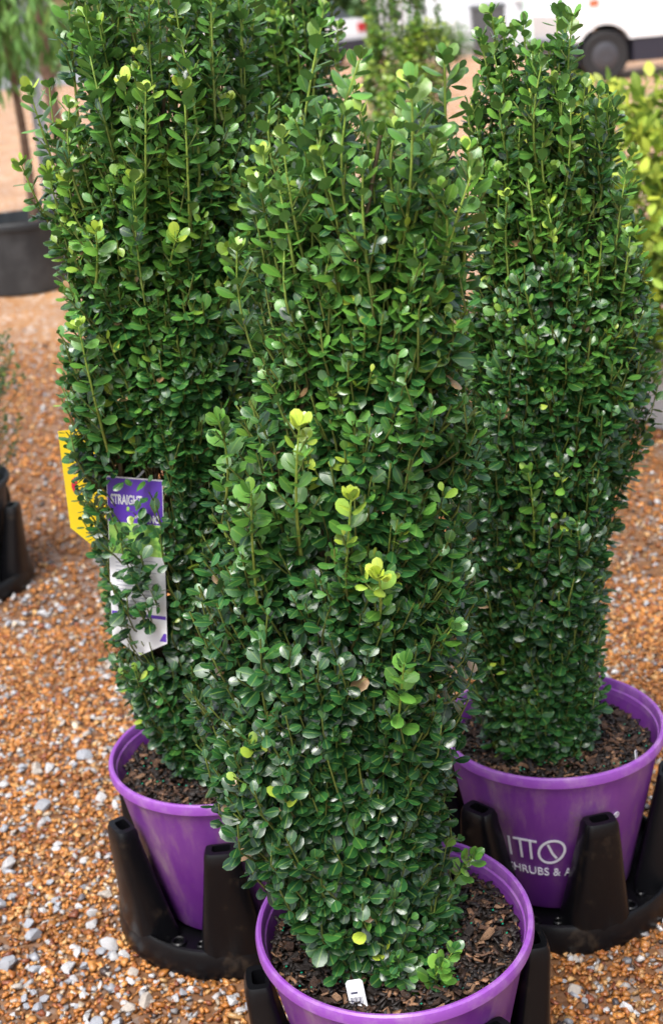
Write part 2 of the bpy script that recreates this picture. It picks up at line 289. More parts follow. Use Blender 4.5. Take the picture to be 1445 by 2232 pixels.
# ------------------------------------------------------------------ pots and stands
POT_R, RIM_Z, POT_B = .170, .274, .118
A_XY, B_XY, C_XY, D_XY, E_XY = (.0327,1.426), (.308,1.861), (-.2036,1.8726), (-.09,2.42), (.40,5.6)
F_XY = (-.98,3.33)
def make_pot(xy, label, body, rim, soil_z=.238, group='purple nursery pots', nchips=0, seed=0, turn=0):
    p = thing('plant_pot', label, 'pot', (xy[0], xy[1], 0), turn, group); p.scale = (1, 1, 1.063)
    z0 = .027
    wall = [(0,z0),(POT_B-.006,z0),(POT_B,z0+.006),(.1635,.260),(.1605,.260),(.155,.240),(POT_B-.004,z0+.012),(0,z0+.012)]
    part('wall', MB().lathe(wall, 72), body, p)
    lip = [(.1585,.236),(.162,.2585),(.1692,.2578),(.1712,.2600),(.1716,.268),(.1700,.2726),(.1672,.2742),(.1640,.2735),(.1622,.270),(.1612,.262),(.1590,.2600),(.1575,.246),(.1560,.2395)]
    part('rim', MB().lathe(lip, 96), rim, p)
    # soil with a slight crown and rough surface
    rr = random.Random(seed); mb = MB(); n = 40; v = [(0,0,soil_z+.012)]; f = []
    rs = POT_B+(.160-POT_B)*(soil_z-z0)/(.252-z0)-.002
    for j in range(1, 11):
        for i in range(n):
            a = 2*math.pi*i/n; r = rs*j/10; v.append((r*math.cos(a), r*math.sin(a), soil_z+.012*(1-j/10)+(rr.uniform(-.004,.005) if j < 10 else 0)))
    f += [(0, 1+i, 1+(i+1) % n) for i in range(n)]
    f += [(1+(j-1)*n+i, 1+j*n+i, 1+j*n+(i+1) % n, 1+(j-1)*n+(i+1) % n) for j in range(1, 10) for i in range(n)]
    part('soil', mb.add(v, f), M['soil'], p)
    if nchips:
        q = np.random.default_rng(seed+50); N = 2600
        Rr = rs*.985*np.sqrt(q.random(N)); A = q.random(N)*6.283
        P = np.stack([Rr*np.cos(A), Rr*np.sin(A), soil_z+.008+.010*(1-Rr/rs)+q.random(N)*.006], -1)
        yaw = q.random(N)*6.283; ti = q.normal(0, .45, (N, 2)); 
        X = unit(np.stack([np.cos(yaw), np.sin(yaw), ti[:, 0]], -1)); Z = unit(np.stack([q.normal(0,.3,N), q.normal(0,.3,N), np.ones(N)], -1)); Y = unit(np.cross(Z, X)); Z = np.cross(X, Y)
        Ls = q.uniform(.005,.015,N); Ws = Ls*q.uniform(.25,.6,N); Hs = q.uniform(.0008,.0022,N)
        c = np.array([(-1,-.7,-1),(1,-1,-1),(.8,1,-1),(-.9,.8,-1),(-1,-.7,1),(1,-1,1),(.8,1,1),(-.9,.8,1)], float)
        V = P[:, None]+c[None, :, 0:1]*(Ls/2)[:, None, None]*X[:, None]+c[None, :, 1:2]*(Ws/2)[:, None, None]*Y[:, None]+c[None, :, 2:3]*(Hs/2)[:, None, None]*Z[:, None]
        fc = np.array([0,3,2,1,4,5,6,7,0,1,5,4,1,2,6,5,2,3,7,6,3,0,4,7])
        k = q.random(N); t = q.random((N, 1))
        pal = np.where(k[:, None] < .60, np.array([.016,.011,.009]), np.where(k[:, None] < .88, np.array([.055,.026,.014]), np.array([.20,.105,.055])))
        colr = pal*(.6+.8*t); col4 = np.repeat(np.concatenate([colr, np.ones((N, 1))], 1), 8, 0)
        me = np_mesh('bark_mulch', V.reshape(-1, 3), (np.arange(N)[:, None]*8+fc).ravel(), np.arange(N*6)*4, False, [('col', 'FLOAT_COLOR', col4)])
        stuff(link('bark_mulch', me, M['chips'], p))
        # the bigger chips lie singly on top
        tones = [(.045,.022,.013), (.12,.06,.032), (.24,.135,.075), (.022,.015,.012)]
        cm = []
        for ti_, tone in enumerate(tones):
            h = MB().loft([[(x*.5, y*.5+(.16*x*x if y > 0 else -.1*x), z+.12*math.sin(3*x)) for x, y in ((-1,-.5),(-.2,-.85),(.7,-.6),(1,.1),(.5,.8),(-.5,.75))] for z in (-.05, .05)])
            me = h.mesh('bark_chip', False); a = me.attributes.new('col', 'FLOAT_COLOR', 'POINT')
            a.data.foreach_set('color', list((*tone, 1))*len(me.vertices)); me.materials.append(M['chips']); cm.append(me)
        for i in range(nchips):
            o = link('bark_chip', rr.choice(cm), None, p); r = rs*.93*math.sqrt(rr.random()); a = rr.uniform(0, 6.283)
            o.location = (r*math.cos(a), r*math.sin(a), soil_z+.016+.010*(1-r/rs)); o.rotation_euler = (rr.gauss(0,.35), rr.gauss(0,.35), rr.uniform(0, 6.28))
            s = rr.uniform(.012,.024); o.scale = (s, s*rr.uniform(.35,.7), s)
        bd = MB(); 
        for i in range(60):
            r = rs*.95*math.sqrt(rr.random()); a = rr.uniform(0, 6.283); c0 = (r*math.cos(a), r*math.sin(a), soil_z+.0165+.010*(1-r/rs))
            bd.add([(c0[0]+dx*.0016, c0[1]+dy*.0016, c0[2]+dz*.0016) for dx, dy, dz in ((1,0,0),(0,1,0),(-1,0,0),(0,-1,0),(0,0,1),(0,0,-1))], [(0,1,4),(1,2,4),(2,3,4),(3,0,4),(1,0,5),(2,1,5),(3,2,5),(0,3,5)])
        stuff(part('fertiliser_beads', bd, M['beadgreen'], p))
    return p
def make_stand(xy, label, az0, group='black plastic pot stands'):
    s = thing('pot_stand', label, 'pot stand', (xy[0], xy[1], 0), 0, group); s.scale = (1, 1, 1.063)
    base = [(.050,.000),(.178,.000),(.190,.004),(.1915,.012),(.188,.040),(.185,.046),(.181,.047),(.177,.044),(.174,.028),(.165,.0255),(.125,.0255),(.120,.022),(.050,.022)]
    part('base', MB().lathe(base+[base[0]], 80), M['black'], s)
    def ring(az, z, r0, r1, wd, ch):
        """rounded-rectangle cross-section, radial r0..r1, width wd, outer face following the stand's curve"""
        pts = []
        for i in range(24):
            t = 2*math.pi*i/24; c, sn = math.cos(t), math.sin(t)
            pts.append(((r0+r1)/2+(r1-r0)/2*math.copysign(abs(c)**.42, c), wd/2*math.copysign(abs(sn)**.42, sn)))
        ca, sa = math.cos(az), math.sin(az)
        return [((r-t*t/(2*.19))*ca-t*sa, (r-t*t/(2*.19))*sa+t*ca, z) for r, t in pts]
    for k in range(6):
        az = R(az0+60*k); prof = [(.001,.124,.1890,.108,.010),(.040,.128,.1885,.100,.010),(.110,.143,.190,.078,.009),(.190,.1585,.194,.055,.008),(.203,.1595,.1935,.052,.008),(.2095,.1625,.1905,.046,.008),
                (.2095,.1660,.1830,.028,.006),(.200,.1665,.1825,.026,.006),(.180,.1670,.1820,.024,.006)]
        post = part('post', MB().loft([ring(az, z, a, b, wd, ch) for z, a, b, wd, ch in prof]), M['black'], s)
        az2 = az+R(30)
        for dr, da, rad in ((.152, -.09, .0095), (.147, .16, .006)):
            cx, cy = dr*math.cos(az2+da), dr*math.sin(az2+da)
            part('drain_collar', MB().lathe([(rad*.75,.026),(rad*.8,.031),(rad,.032),(rad*1.25,.0305),(rad*1.35,.0252)], 16, cx, cy), M['black'], s)
    return s
potA = make_pot(A_XY, 'purple pot with a white price label stuck in its mulch', M['purple'], M['purple_rim_lit'], .236, nchips=130, seed=1)
potB = make_pot(B_XY, 'purple pot printed with white lettering and a leaf emblem', M['purple'], M['purple_rim_lit'], .226, nchips=120, seed=2)
potC = make_pot(C_XY, 'purple unprinted pot whose shrub carries the purple and white plant tag', M['purple'], M['purple_rim_lit'], .232, nchips=60, seed=3)
potD = make_pot(D_XY, 'purple pot hidden behind the three other purple pots', M['purple'], M['purple_rim_lit'], .232, seed=4)
potE = make_pot(E_XY, 'purple pot of the far narrow shrub in front of the white house', M['purple'], M['purple_rim_lit'], .232, seed=5)
potF = make_pot(F_XY, 'black pot of the loose low shrub at the gravel', M['blackpot'], M['blackpot'], .232, group='black nursery pots', seed=6)
make_stand(A_XY, 'black stand holding the purple pot with the white price label', 5)
make_stand(B_XY, 'black stand holding the purple pot with white lettering', 282)
make_stand(C_XY, 'black stand under the unprinted purple pot beside open gravel', 211)
make_stand(D_XY, 'black stand hidden behind the three other purple pots', 230)
make_stand(E_XY, 'black stand under the far narrow shrub by the white house', 250)
make_stand(F_XY, 'black stand under the loose low shrub standing apart on gravel', 352)

potA.rotation_euler = (R(2.2), 0, 0)
# lettering wrapped on pot B
def text_mesh(body, size, extr=.0006, xs=1.0, bold=0.0):
    cu = bpy.data.curves.new('lettering', 'FONT'); cu.body = body; cu.size = size; cu.extrude = extr; cu.align_x = 'LEFT'; cu.offset = bold
    o = bpy.data.objects.new('lettering', cu); C.objects.link(o)
    bpy.context.view_layer.update()
    dg = bpy.context.evaluated_depsgraph_get(); me = bpy.data.meshes.new_from_object(o.evaluated_get(dg))
    bpy.data.objects.remove(o); bpy.data.curves.remove(cu)
    me.materials.clear()
    for v in me.vertices: v.co.x *= xs
    return me
def wrap_on_pot(me, a0, zc):
    for v in me.vertices:
        x, y, z = v.co; zz = zc+y; r = POT_B+(.1625-POT_B)*(zz-.033)/(.252-.033)+.0008+z; a = a0+x/.145
        v.co = (r*math.cos(a), r*math.sin(a), zz)
    return me
def flat_strokes(strokes, wd):
    """thin raised strokes in xy, each a polyline"""
    mb = MB()
    for pl in strokes:
        for (x0, y0), (x1, y1) in zip(pl[:-1], pl[1:]):
            d = Vector((x1-x0, y1-y0)); d.normalize(); nx, ny = -d.y*wd/2, d.x*wd/2
            x0e, y0e, x1e, y1e = x0-d.x*wd*.4, y0-d.y*wd*.4, x1+d.x*wd*.4, y1+d.y*wd*.4
            mb.add([(x0e+nx,y0e+ny,0),(x0e-nx,y0e-ny,0),(x1e-nx,y1e-ny,0),(x1e+nx,y1e+ny,0),(x0e+nx,y0e+ny,.0006),(x0e-nx,y0e-ny,.0006),(x1e-nx,y1e-ny,.0006),(x1e+nx,y1e+ny,.0006)],
                   [(0,1,2,3),(7,6,5,4),(0,4,5,1),(1,5,6,2),(2,6,7,3),(3,7,4,0)])
    return mb
arcD = [(0,0)]+[(.011*math.sin(t)*1.1, .015-.015*math.cos(t)) for t in np.linspace(0, math.pi, 12)]+[(0,.03)]
leafO = [(.0775+.0165*math.sin(t)+.004*math.cos(t), .0135+.0185*math.cos(t)) for t in np.linspace(0, 2*math.pi, 26)]
vein = [(.0735,.024),(.0785,.011),(.083,.004)]
strokes = [[(-.0,0),(-.0,.03)], arcD, [(.0205,0),(.0205,.028)], [(.0280,.0285),(.0575,.0285)], [(.0365,.0),(.0365,.0285)], [(.0500,0),(.0500,.0285)], leafO, vein]
AZB = R(270-47)
me = flat_strokes([[(x*1.16, y*1.12) for x, y in st] for st in strokes], .0038).mesh('lettering', False); wrap_on_pot(me, AZB, .126); link('lettering', me, M['ink'], potB)
me = wrap_on_pot(text_mesh('SHRUBS & A', .0200, xs=1.0), AZB+.10, .096); link('lettering', me, M['ink'], potB)
me = wrap_on_pot(text_mesh('\u2013\u00ae', .013), AZB+1.22, .185); link('lettering', me, M['ink'], potB)

# ------------------------------------------------------------------ shrubs of small glossy leaves
class Shrub:
    """outline: rows of (py, left px, right px) measured on the photo at the axis distance; gives axis and radius by height"""
    def __init__(s, xy, rows, base_r=.05, seed=0):
        s.q = np.random.default_rng(seed); s.Y = xy[1]; Z, X, W = [], [], []
        for py, l, r in rows:
            a, b = at(l, py, s.Y), at(r, py, s.Y); Z.append(a[2]); X.append((a[0]+b[0])/2); W.append((b[0]-a[0])/2)
        o = np.argsort(Z); s.Z = np.array(Z)[o]; s.X = np.array(X)[o]; s.W = np.array(W)[o]
        s.base = np.array((xy[0], xy[1], .250)); s.ph = s.q.random(4)*6.28
        s.P, s.D, s.N, s.L, s.Wd, s.age, s.rnd = ([] for _ in range(7)); s.tw = []; s.stems = []
    def cx(s, z): return np.interp(z, s.Z, s.X)
    def rad(s, z, phi): return np.interp(z, s.Z, s.W)*(1+.09*np.sin(3*phi+s.ph[0]+6*z)+.07*np.sin(5*phi+s.ph[1]-9*z)+.05*np.sin(2*phi+s.ph[2]+17*z))
    def pt(s, z, phi, rho):
        r = s.rad(z, phi)*rho; return np.stack([s.cx(z)+r*np.cos(phi), s.Y+r*np.sin(phi)*np.ones_like(z), z*np.ones_like(r)], -1)
    def put(s, P, D, N, L, W, age):
        # leaves turn a little towards the light and outwards
        n = len(P)
        if n == 0: return
        out = np.stack([P[:, 0]-s.cx(P[:, 2]), P[:, 1]-s.Y, np.zeros(n)], -1); out = unit(out)
        D = unit(D+s.q.normal(0, .16, (n, 3)))
        N = N+.42*np.array([0, 0, 1.])+.42*out+s.q.normal(0, .22, (n, 3)); N = unit(N-D*np.sum(N*D, 1, keepdims=True))
        s.P.append(P); s.D.append(D); s.N.append(N); s.L.append(L); s.Wd.append(W); s.age.append(age); s.rnd.append(s.q.random(n))
    def along(s, pos, tan, L, alpha, psi, age):
        """leaves at stem points pos with tangent tan, opening angle alpha, azimuth psi"""
        ref = np.where(np.abs(tan[:, 2:3]) > .95, np.array([1., 0, 0]), np.array([0, 0, 1.]))
        u = unit(np.cross(tan, ref)); v = np.cross(tan, u); r = np.cos(psi)[:, None]*u+np.sin(psi)[:, None]*v
        D = np.cos(alpha)[:, None]*tan+np.sin(alpha)[:, None]*r; N = np.sin(alpha)[:, None]*tan-np.cos(alpha)[:, None]*r
        s.put(pos+r*.0015, D, N, L, s.q.uniform(.92, 1.22, len(L)), age)
    def main_stems(s, n=13):
        s.sphi = np.arange(n)*2.39996+s.q.random()*6; s.srho = .22+.42*np.sqrt(s.q.random(n)); zt = s.Z[-1]
        for i in range(n):
            z = np.linspace(.238, zt-s.q.uniform(.02, .2), 9); k = np.clip((z-.238)/.35, 0, 1)**.7
            e = s.pt(z, np.full(9, s.sphi[i])+.25*np.sin(7*z+i), np.full(9, s.srho[i]))
            b = s.base+np.array((.028*math.cos(s.sphi[i]), .028*math.sin(s.sphi[i]), 0)); b = np.stack([np.full(9, b[0]), np.full(9, b[1]), z], -1)
            s.stems.append((b*(1-k[:, None])+e*k[:, None], np.linspace(.0052, .0022, 9), 'brown'))
    def stem_at(s, i, z):
        """point of stem i at height z (vectorised)"""
        out = np.zeros((len(i), 3))
        for k in range(len(s.stems)):
            m = i == k
            if m.any():
                p = s.stems[k][0]; out[m] = np.stack([np.interp(z[m], p[:, 2], p[:, j]) for j in range(3)], -1)
        return out
    def twigs(s, n, z0, z1, rho=(.86, 1.04), nl=11, L=(.0150, .0210), gap=.0068, dark=0.0, front=.62, flush=.02, bright=0.0):
        q = s.q; zz = np.linspace(z0, z1, 200); w = np.interp(zz, s.Z, s.W)+.02; w /= w.sum()
        z = q.choice(zz, n, p=w)+q.normal(0, .004, n); phi = q.uniform(math.pi, 2*math.pi, n); bk = q.random(n) > front; phi[bk] -= math.pi
        S = s.pt(z, phi, q.uniform(rho[0], rho[1], n)); out = np.stack([np.cos(phi), np.sin(phi), np.zeros(n)], -1)
        gd = unit(q.uniform(.75, 1.15, (n, 1))*np.array([0, 0, 1.])+q.uniform(.15, .6, (n, 1))*out+q.normal(0, .17, (n, 3)))
        m = len(s.sphi); da = np.abs((phi[:, None]-s.sphi[None, :]+math.pi) % (2*math.pi)-math.pi)+q.random((n, m))*.5
        B = s.stem_at(np.argmin(da, 1), np.clip(z-q.uniform(.05, .12, n), .245, 9))
        ln = np.linalg.norm(S-B, axis=1); K = S-gd*(ln*.62)[:, None]
        t = np.linspace(0, 1, 5)[None, :, None]; poly = (1-t)**2*B[:, None]+2*t*(1-t)*K[:, None]+t*t*S[:, None]
        g0 = np.linspace(0, 1, 5)[None, :, None]; col = (1-g0)*np.array([.055, .030, .016])+g0*np.array([.15, .20, .035])*q.uniform(.7, 1.3, (n, 1, 1))
        s.tw.append((poly, np.linspace(.0016, .0009, 5)[None, :]*q.uniform(.8, 1.3, (n, 1)), col))
        j = np.arange(nl)[None, :]; sarc = 1-(j*gap*q.uniform(.8, 1.25, (n, 1))+.001)/np.maximum(ln*1.05, .02)[:, None]
        ok = sarc > .12; tt = np.clip(sarc, 0, 1)[..., None]
        pos = (1-tt)**2*B[:, None]+2*tt*(1-tt)*K[:, None]+tt*tt*S[:, None]; tan = unit(2*(1-tt)*(K-B)[:, None]+2*tt*(S-K)[:, None])
        psi = j*2.39996+q.random((n, 1))*6.28+q.normal(0, .25, (n, nl))
        alpha = np.minimum(.55+.14*j, 1.35)+q.normal(0, .13, (n, nl))
        Lf = q.uniform(L[0], L[1], (n, nl))*np.clip(np.exp(q.normal(0, .17, (n, 1))), .65, 1.45)*np.array([.55, .78, .92]+[1.0]*(nl-3))[None, :]
        up = np.clip((z-.70)/.50, 0, 1)[:, None]  # paler with height: younger leaves, plus light from above put into the colour
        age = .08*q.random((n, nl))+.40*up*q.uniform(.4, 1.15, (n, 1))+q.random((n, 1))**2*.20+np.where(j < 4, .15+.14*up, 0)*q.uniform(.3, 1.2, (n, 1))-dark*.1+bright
        fl = q.random((n, 1)) < flush*(1+3*up); age = np.where(fl & (j < 4), .55+.4*q.random((n, nl)), age)
        age = np.clip(age, 0, 1); dead = q.random((n, nl)) < .005; age = np.where(dead, q.uniform(1.5, 2, (n, nl)), age)
        k = ok.ravel(); s.along(pos.reshape(-1, 3)[k], tan.reshape(-1, 3)[k], Lf.ravel()[k], alpha.ravel()[k], psi.ravel()[k], age.ravel()[k])
    def shoot(s, P0, P1, L=.021, gap=.0072, tip=.4, rad=.0024, bend=.014, side=True, part_=True):
        """one strong upright shoot with leaves all along and a young tuft"""
        q = s.q; P0, P1 = np.array(P0), np.array(P1); ln = np.linalg.norm(P1-P0); K = (P0+P1)/2+q.normal(0, bend, 3)*np.array([1, 1, .3])
        t = np.linspace(0, 1, 8)[:, None]; poly = (1-t)**2*P0+2*t*(1-t)*K+t*t*P1
        rr = np.linspace(rad, .0009, 8)
        if part_: s.stems.append((poly, rr, 'green'))
        else:
            t5 = np.linspace(0, 1, 5)[:, None]; p5 = (1-t5)**2*P0+2*t5*(1-t5)*K+t5*t5*P1; c = (1-t5)*np.array([.15, .19, .035])+t5*np.array([.27, .40, .06]); s.tw.append((p5[None], np.linspace(rad, .0009, 5)[None], c[None]))
        n = max(int(ln/gap), 4); u = 1-(np.arange(n)/n)**1.15*.97; tt = u[:, None]
        pos = (1-tt)**2*P0+2*tt*(1-tt)*K+tt*tt*P1; tan = unit(2*(1-tt)*(K-P0)+2*tt*(P1-K))
        j = np.arange(n); psi = j*2.39996+q.random()*6.28
        Ls = L*q.uniform(.75, 1.12, n)*np.minimum(1, .62+.1*j); age = np.clip(np.maximum(.60-.012*j, .32)+.10*q.random(n), 0, 1)
        age = np.where(j < 5, np.maximum(age, tip-.06*j+.1*q.random(n)), age)
        s.along(pos, tan, Ls, np.minimum(.55+.05*j, 1.0)+q.normal(0, .1, n), psi, age)
        # tuft
        m = 5 if tip < .8 else 8; s.along(np.repeat(P1[None], m, 0), np.repeat(tan[:1], m, 0), L*q.uniform(.45, .8, m), q.uniform(.2, .75, m), np.arange(m)*2.4, np.clip(tip+.12+q.normal(0, .1, m), 0, 1))
        if side:
            for i in range(int(ln/.035)):
                f = q.uniform(.05, .85); b = ((1-f)**2*P0+2*f*(1-f)*K+f*f*P1); a = q.random()*6.28
                d = unit(np.array([math.cos(a)*.6, math.sin(a)*.6, .85])); l2 = q.uniform(.02, .05)*(1.2-f*.6); e = b+d*l2
                tl = np.linspace(0, 1, 5)[None, :, None]; s.tw.append((b+tl*(e-b), np.full((1, 5), .0010), np.full((1, 5, 3), .0)+np.array([.14, .19, .035])))
                k = max(3, int(l2/.006)); jj = np.arange(k); pp = e-d*(jj*.006)[:, None]
                s.along(pp, np.repeat(d[None], k, 0), L*.8*q.uniform(.7, 1.1, k)*np.minimum(1, .6+.15*jj), .5+.12*jj, jj*2.4+a, np.clip(tip*(.55 if tip < .8 or f < .6 else .95)-.07*jj+.1*q.random(k), .05, 1))
    def top_shoots(s, n, z0, z1, ln, tip=(.25, .6), L=.019, front=.6, rho=.9):
        q = s.q
        for i in range(n):
            z = q.uniform(z0, z1); phi = q.uniform(math.pi, 2*math.pi) if q.random() < front else q.uniform(0, math.pi)
            rh = rho*math.sqrt(q.uniform(.08, 1)); P0 = s.pt(np.array([z]), np.array([phi]), np.array([rh]))[0]; l = q.uniform(*ln)
            d = unit(np.array([math.cos(phi)*.10*rh+q.normal(0, .05), math.sin(phi)*.10*rh+q.normal(0, .05), 1.]))
            s.shoot(P0, P0+d*l, L=L*q.uniform(.85, 1.15), tip=q.uniform(*tip), rad=q.uniform(.0013, .0022), part_=False, gap=.0072)
    def gather(s):
        for k in ('P', 'D', 'N', 'L', 'Wd', 'age', 'rnd'): setattr(s, k, np.concatenate(getattr(s, k)))
    def drop(s, m):
        for k in ('P', 'D', 'N', 'L', 'Wd', 'age', 'rnd'): setattr(s, k, getattr(s, k)[~m])
    def build(s, label, group, singles=None):
        root = thing('shrub', label, 'shrub', tuple(s.base), 0, group); off = s.base
        for poly, rr, kind in s.stems:
            k = len(poly); t = np.linspace(0, 1, k)[:, None]
            c = (1-t)*np.array([.045, .026, .015])+t*np.array([.10, .07, .03]) if kind == 'brown' else (1-t)*np.array([.23, .27, .05])+t*np.array([.32, .45, .07])
            link('stem', tubes_mesh('stem', (poly-off)[None], rr[None], c[None], 7), M['twig'], root)
        T = [np.concatenate([a[i] for a in s.tw]) for i in range(3)]
        stuff(link('twigs', tubes_mesh('twigs', T[0]-off, T[1], T[2], 4), M['twig'], root))
        if singles is not None and len(singles):
            for i in singles:
                a = s.age[i]; vi = LEAF_VAR[(min(7, int(a*8)) if a <= 1 else 8, int(s.rnd[i]*3.999))]
                S = np.cross(s.D[i], s.N[i]); l = s.L[i]; p = s.P[i]-off
                o = link('leaf', vi, None, root)
                o.matrix_local = Matrix(((S[0]*l*s.Wd[i], s.D[i][0]*l, s.N[i][0]*l, p[0]), (S[1]*l*s.Wd[i], s.D[i][1]*l, s.N[i][1]*l, p[1]), (S[2]*l*s.Wd[i], s.D[i][2]*l, s.N[i][2]*l, p[2]), (0, 0, 0, 1)))
            m = np.zeros(len(s.P), bool); m[singles] = True; s.drop(m)
        stuff(link('foliage', leaves_mesh('foliage', OBOVATE, s.P-off, s.D, s.N, s.L, s.Wd, s.age, s.rnd), M['leaf'], root))
        return root
LEAF_VAR = {}
for a in range(9):
    for r_ in range(4):
        z3 = np.zeros((1, 3)); me = leaves_mesh('leaf', OBOVATE, z3, np.array([[0, 1., 0]]), np.array([[0, 0, 1.]]), np.ones(1), np.ones(1), np.array([(a+.5)/8 if a < 8 else 1.8]), np.array([(r_+.5)/4]))
        me.materials.append(M['leaf']); LEAF_VAR[(a, r_)] = me

sA = Shrub(A_XY, [(2110,700,985),(2030,650,995),(1950,605,990),(1800,525,970),(1650,445,965),(1500,420,980),(1300,440,1010),(1000,510,1030),(750,550,1025),(550,590,1030),(380,660,1020),(250,710,990)], seed=21)
sB = Shrub(B_XY, [(1650,1095,1255),(1590,1070,1280),(1480,1035,1305),(1300,1000,1315),(1100,980,1360),(900,980,1400),(700,1000,1415),(500,1020,1370),(350,1035,1295),(200,1060,1205)], seed=22)
sC = Shrub(C_XY, [(1660,390,560),(1560,320,560),(1450,245,550),(1250,205,550),(1000,190,560),(800,152,570),(600,138,585),(400,135,600),(200,165,590),(0,178,570),(-120,210,520)], seed=23)
sD = Shrub(D_XY, [(1300,560,720),(1000,520,750),(700,505,755),(400,495,755),(200,490,745),(0,500,715),(-120,530,690)], seed=24)
sE = Shrub(E_XY, [(560,820,940),(450,795,965),(300,788,978),(150,792,968),(0,800,955),(-100,815,940)], seed=25)
sF = Shrub(F_XY, [(1120,-190,-40),(1000,-240,20),(900,-260,48),(800,-250,42),(740,-200,10)], seed=26)
for s_, n in ((sA, 15), (sB, 14), (sC, 15), (sD, 12), (sE, 9), (sF, 8)): s_.main_stems(n)
def zp(s, py): return at(0, py, s.Y)[2]
# A
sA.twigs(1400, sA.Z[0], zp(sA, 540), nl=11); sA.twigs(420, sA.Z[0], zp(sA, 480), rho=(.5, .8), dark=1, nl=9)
sA.twigs(130, sA.Z[0]-.008, sA.Z[0]+.10, rho=(.6, 1.1), nl=8, L=(.015, .021))
sA.top_shoots(80, zp(sA, 880), zp(sA, 530), (.06, .14), L=.0220, tip=(.3, .75))
# B
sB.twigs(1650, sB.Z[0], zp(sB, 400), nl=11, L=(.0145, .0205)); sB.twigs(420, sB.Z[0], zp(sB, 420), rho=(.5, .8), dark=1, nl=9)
sB.twigs(110, sB.Z[0]-.008, sB.Z[0]+.08, rho=(.6, 1.1), nl=8, L=(.014, .020))
sB.top_shoots(85, zp(sB, 760), zp(sB, 380), (.07, .16), L=.0215, tip=(.3, .75))
# C
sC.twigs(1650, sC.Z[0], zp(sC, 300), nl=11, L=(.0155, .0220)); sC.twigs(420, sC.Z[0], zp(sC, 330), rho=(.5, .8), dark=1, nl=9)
sC.top_shoots(115, zp(sC, 750), zp(sC, 200), (.10, .22), L=.0235, tip=(.3, .85))
# D, E, F
sD.twigs(950, sD.Z[0], zp(sD, 300), nl=10, front=.72, L=(.016, .022), bright=.10, flush=.05); sD.top_shoots(95, zp(sD, 600), zp(sD, 150), (.10, .24), L=.022, tip=(.3, .8))
sE.twigs(850, sE.Z[0], zp(sE, 120), nl=8, front=.75, L=(.018, .026), flush=.16, bright=.36); sE.top_shoots(90, zp(sE, 300), zp(sE, 30), (.08, .20), L=.021, tip=(.5, .85))
sF.twigs(260, sF.Z[0], sF.Z[-1], rho=(.5, 1.15), nl=8, L=(.012, .017), front=.6)
def px_shoot(s, x0, y0, x1, y1, dy0=-.11, dy1=None, **k):
    s.shoot(at(x0, y0, s.Y+dy0+.055)-np.array([0, 0, .01]), at(x1, y1, s.Y+(dy0 if dy1 is None else dy1)), **k)
for a in ((830,735,897,180,-.12), (735,640,785,128,-.06), (940,890,1030,372,-.11), (975,560,968,130,-.02), (880,640,955,300,-.10), (640,600,700,60,.03), (1000,640,1020,330,-.06), (700,520,640,250,.0)):
    px_shoot(sA, *a, tip=.5, L=.025, rad=.0023)
for a in ((735,1392,765,1088,-.155), (655,1192,653,930,-.15), (815,1370,825,1255,-.165)): px_shoot(sA, *a, tip=.95, L=.0225, rad=.0021, gap=.008)
for a in ((860,1625,880,1448,-.16), (965,1500,985,1370,-.10), (560,1300,548,1075,-.14), (480,1120,478,920,-.09)): px_shoot(sA, *a, tip=.35, L=.0235, rad=.0017)
for a in ((312,600,318,200,-.155), (418,680,402,195,-.155), (290,640,292,395,-.15), (235,970,172,712,-.14), (205,620,210,505,-.15), (470,620,500,545,-.155), (375,620,385,520,-.155), (165,480,66,200,-.03), (150,540,48,360,-.02)):
    px_shoot(sC, *a, tip=.75, L=.026, rad=.0023)
for a in ((175,330,150,5,-.05), (215,300,262,-20,-.06), (330,240,345,-10,-.09), (430,250,445,-30,-.05), (500,300,560,-10,.0)): px_shoot(sC, *a, tip=.6, L=.024, rad=.0024)
for a in ((1265,780,1310,525,-.10), (1325,830,1372,515,-.10), (1140,520,1140,55,-.03), (1075,300,1070,28,.02), (1190,520,1218,112,-.03), (1345,480,1340,262,.0), (1290,480,1290,290,.02), (1235,1320,1245,1150,-.13), (1140,1300,1150,1030,-.135), (1250,600,1265,430,-.08), (1075,620,1085,380,-.07)):
    px_shoot(sB, *a, tip=.5, L=.022, rad=.0024)
for a in ((640,420,600,40,-.10), (560,400,540,-10,-.1), (690,400,705,20,-.1), (740,420,735,60,-.08)): px_shoot(sD, *a, tip=.55, L=.022, rad=.0024)
for a in ((950,1960,1030,1868,-.02), (940,2170,985,2075,-.12), (905,2180,960,2110,-.13)): px_shoot(sA, *a, tip=.35, L=.0225, rad=.0016)
shr = [sA, sB, sC, sD, sE, sF]
TAGC = at(300, 1228, C_XY[1]-.080); TX, TY = (1, -.42, -.03), (-.13, .22, 1)
tnx = Vector(TX).normalized(); tny = Vector(TY); tny = (tny-tnx*tny.dot(tnx)).normalized(); TNZ = np.array(tnx.cross(tny)); TNX, TNY = np.array(tnx), np.array(tny)
def by_tag(P, m=.016, e=.012):
    d = P-TAGC; return (np.abs(d @ TNZ) < m) & (np.abs(d @ TNX) < .044+e) & (np.abs(d @ TNY) < .135+e)
for s_ in (sC, sA, sD):
    for i_, (p_, r_, c_) in enumerate(s_.tw):
        keep = ~by_tag(p_.reshape(-1, 3), .006, .002).reshape(p_.shape[:2]).any(1); s_.tw[i_] = (p_[keep], r_[keep], c_[keep])
for s_ in shr: s_.gather()
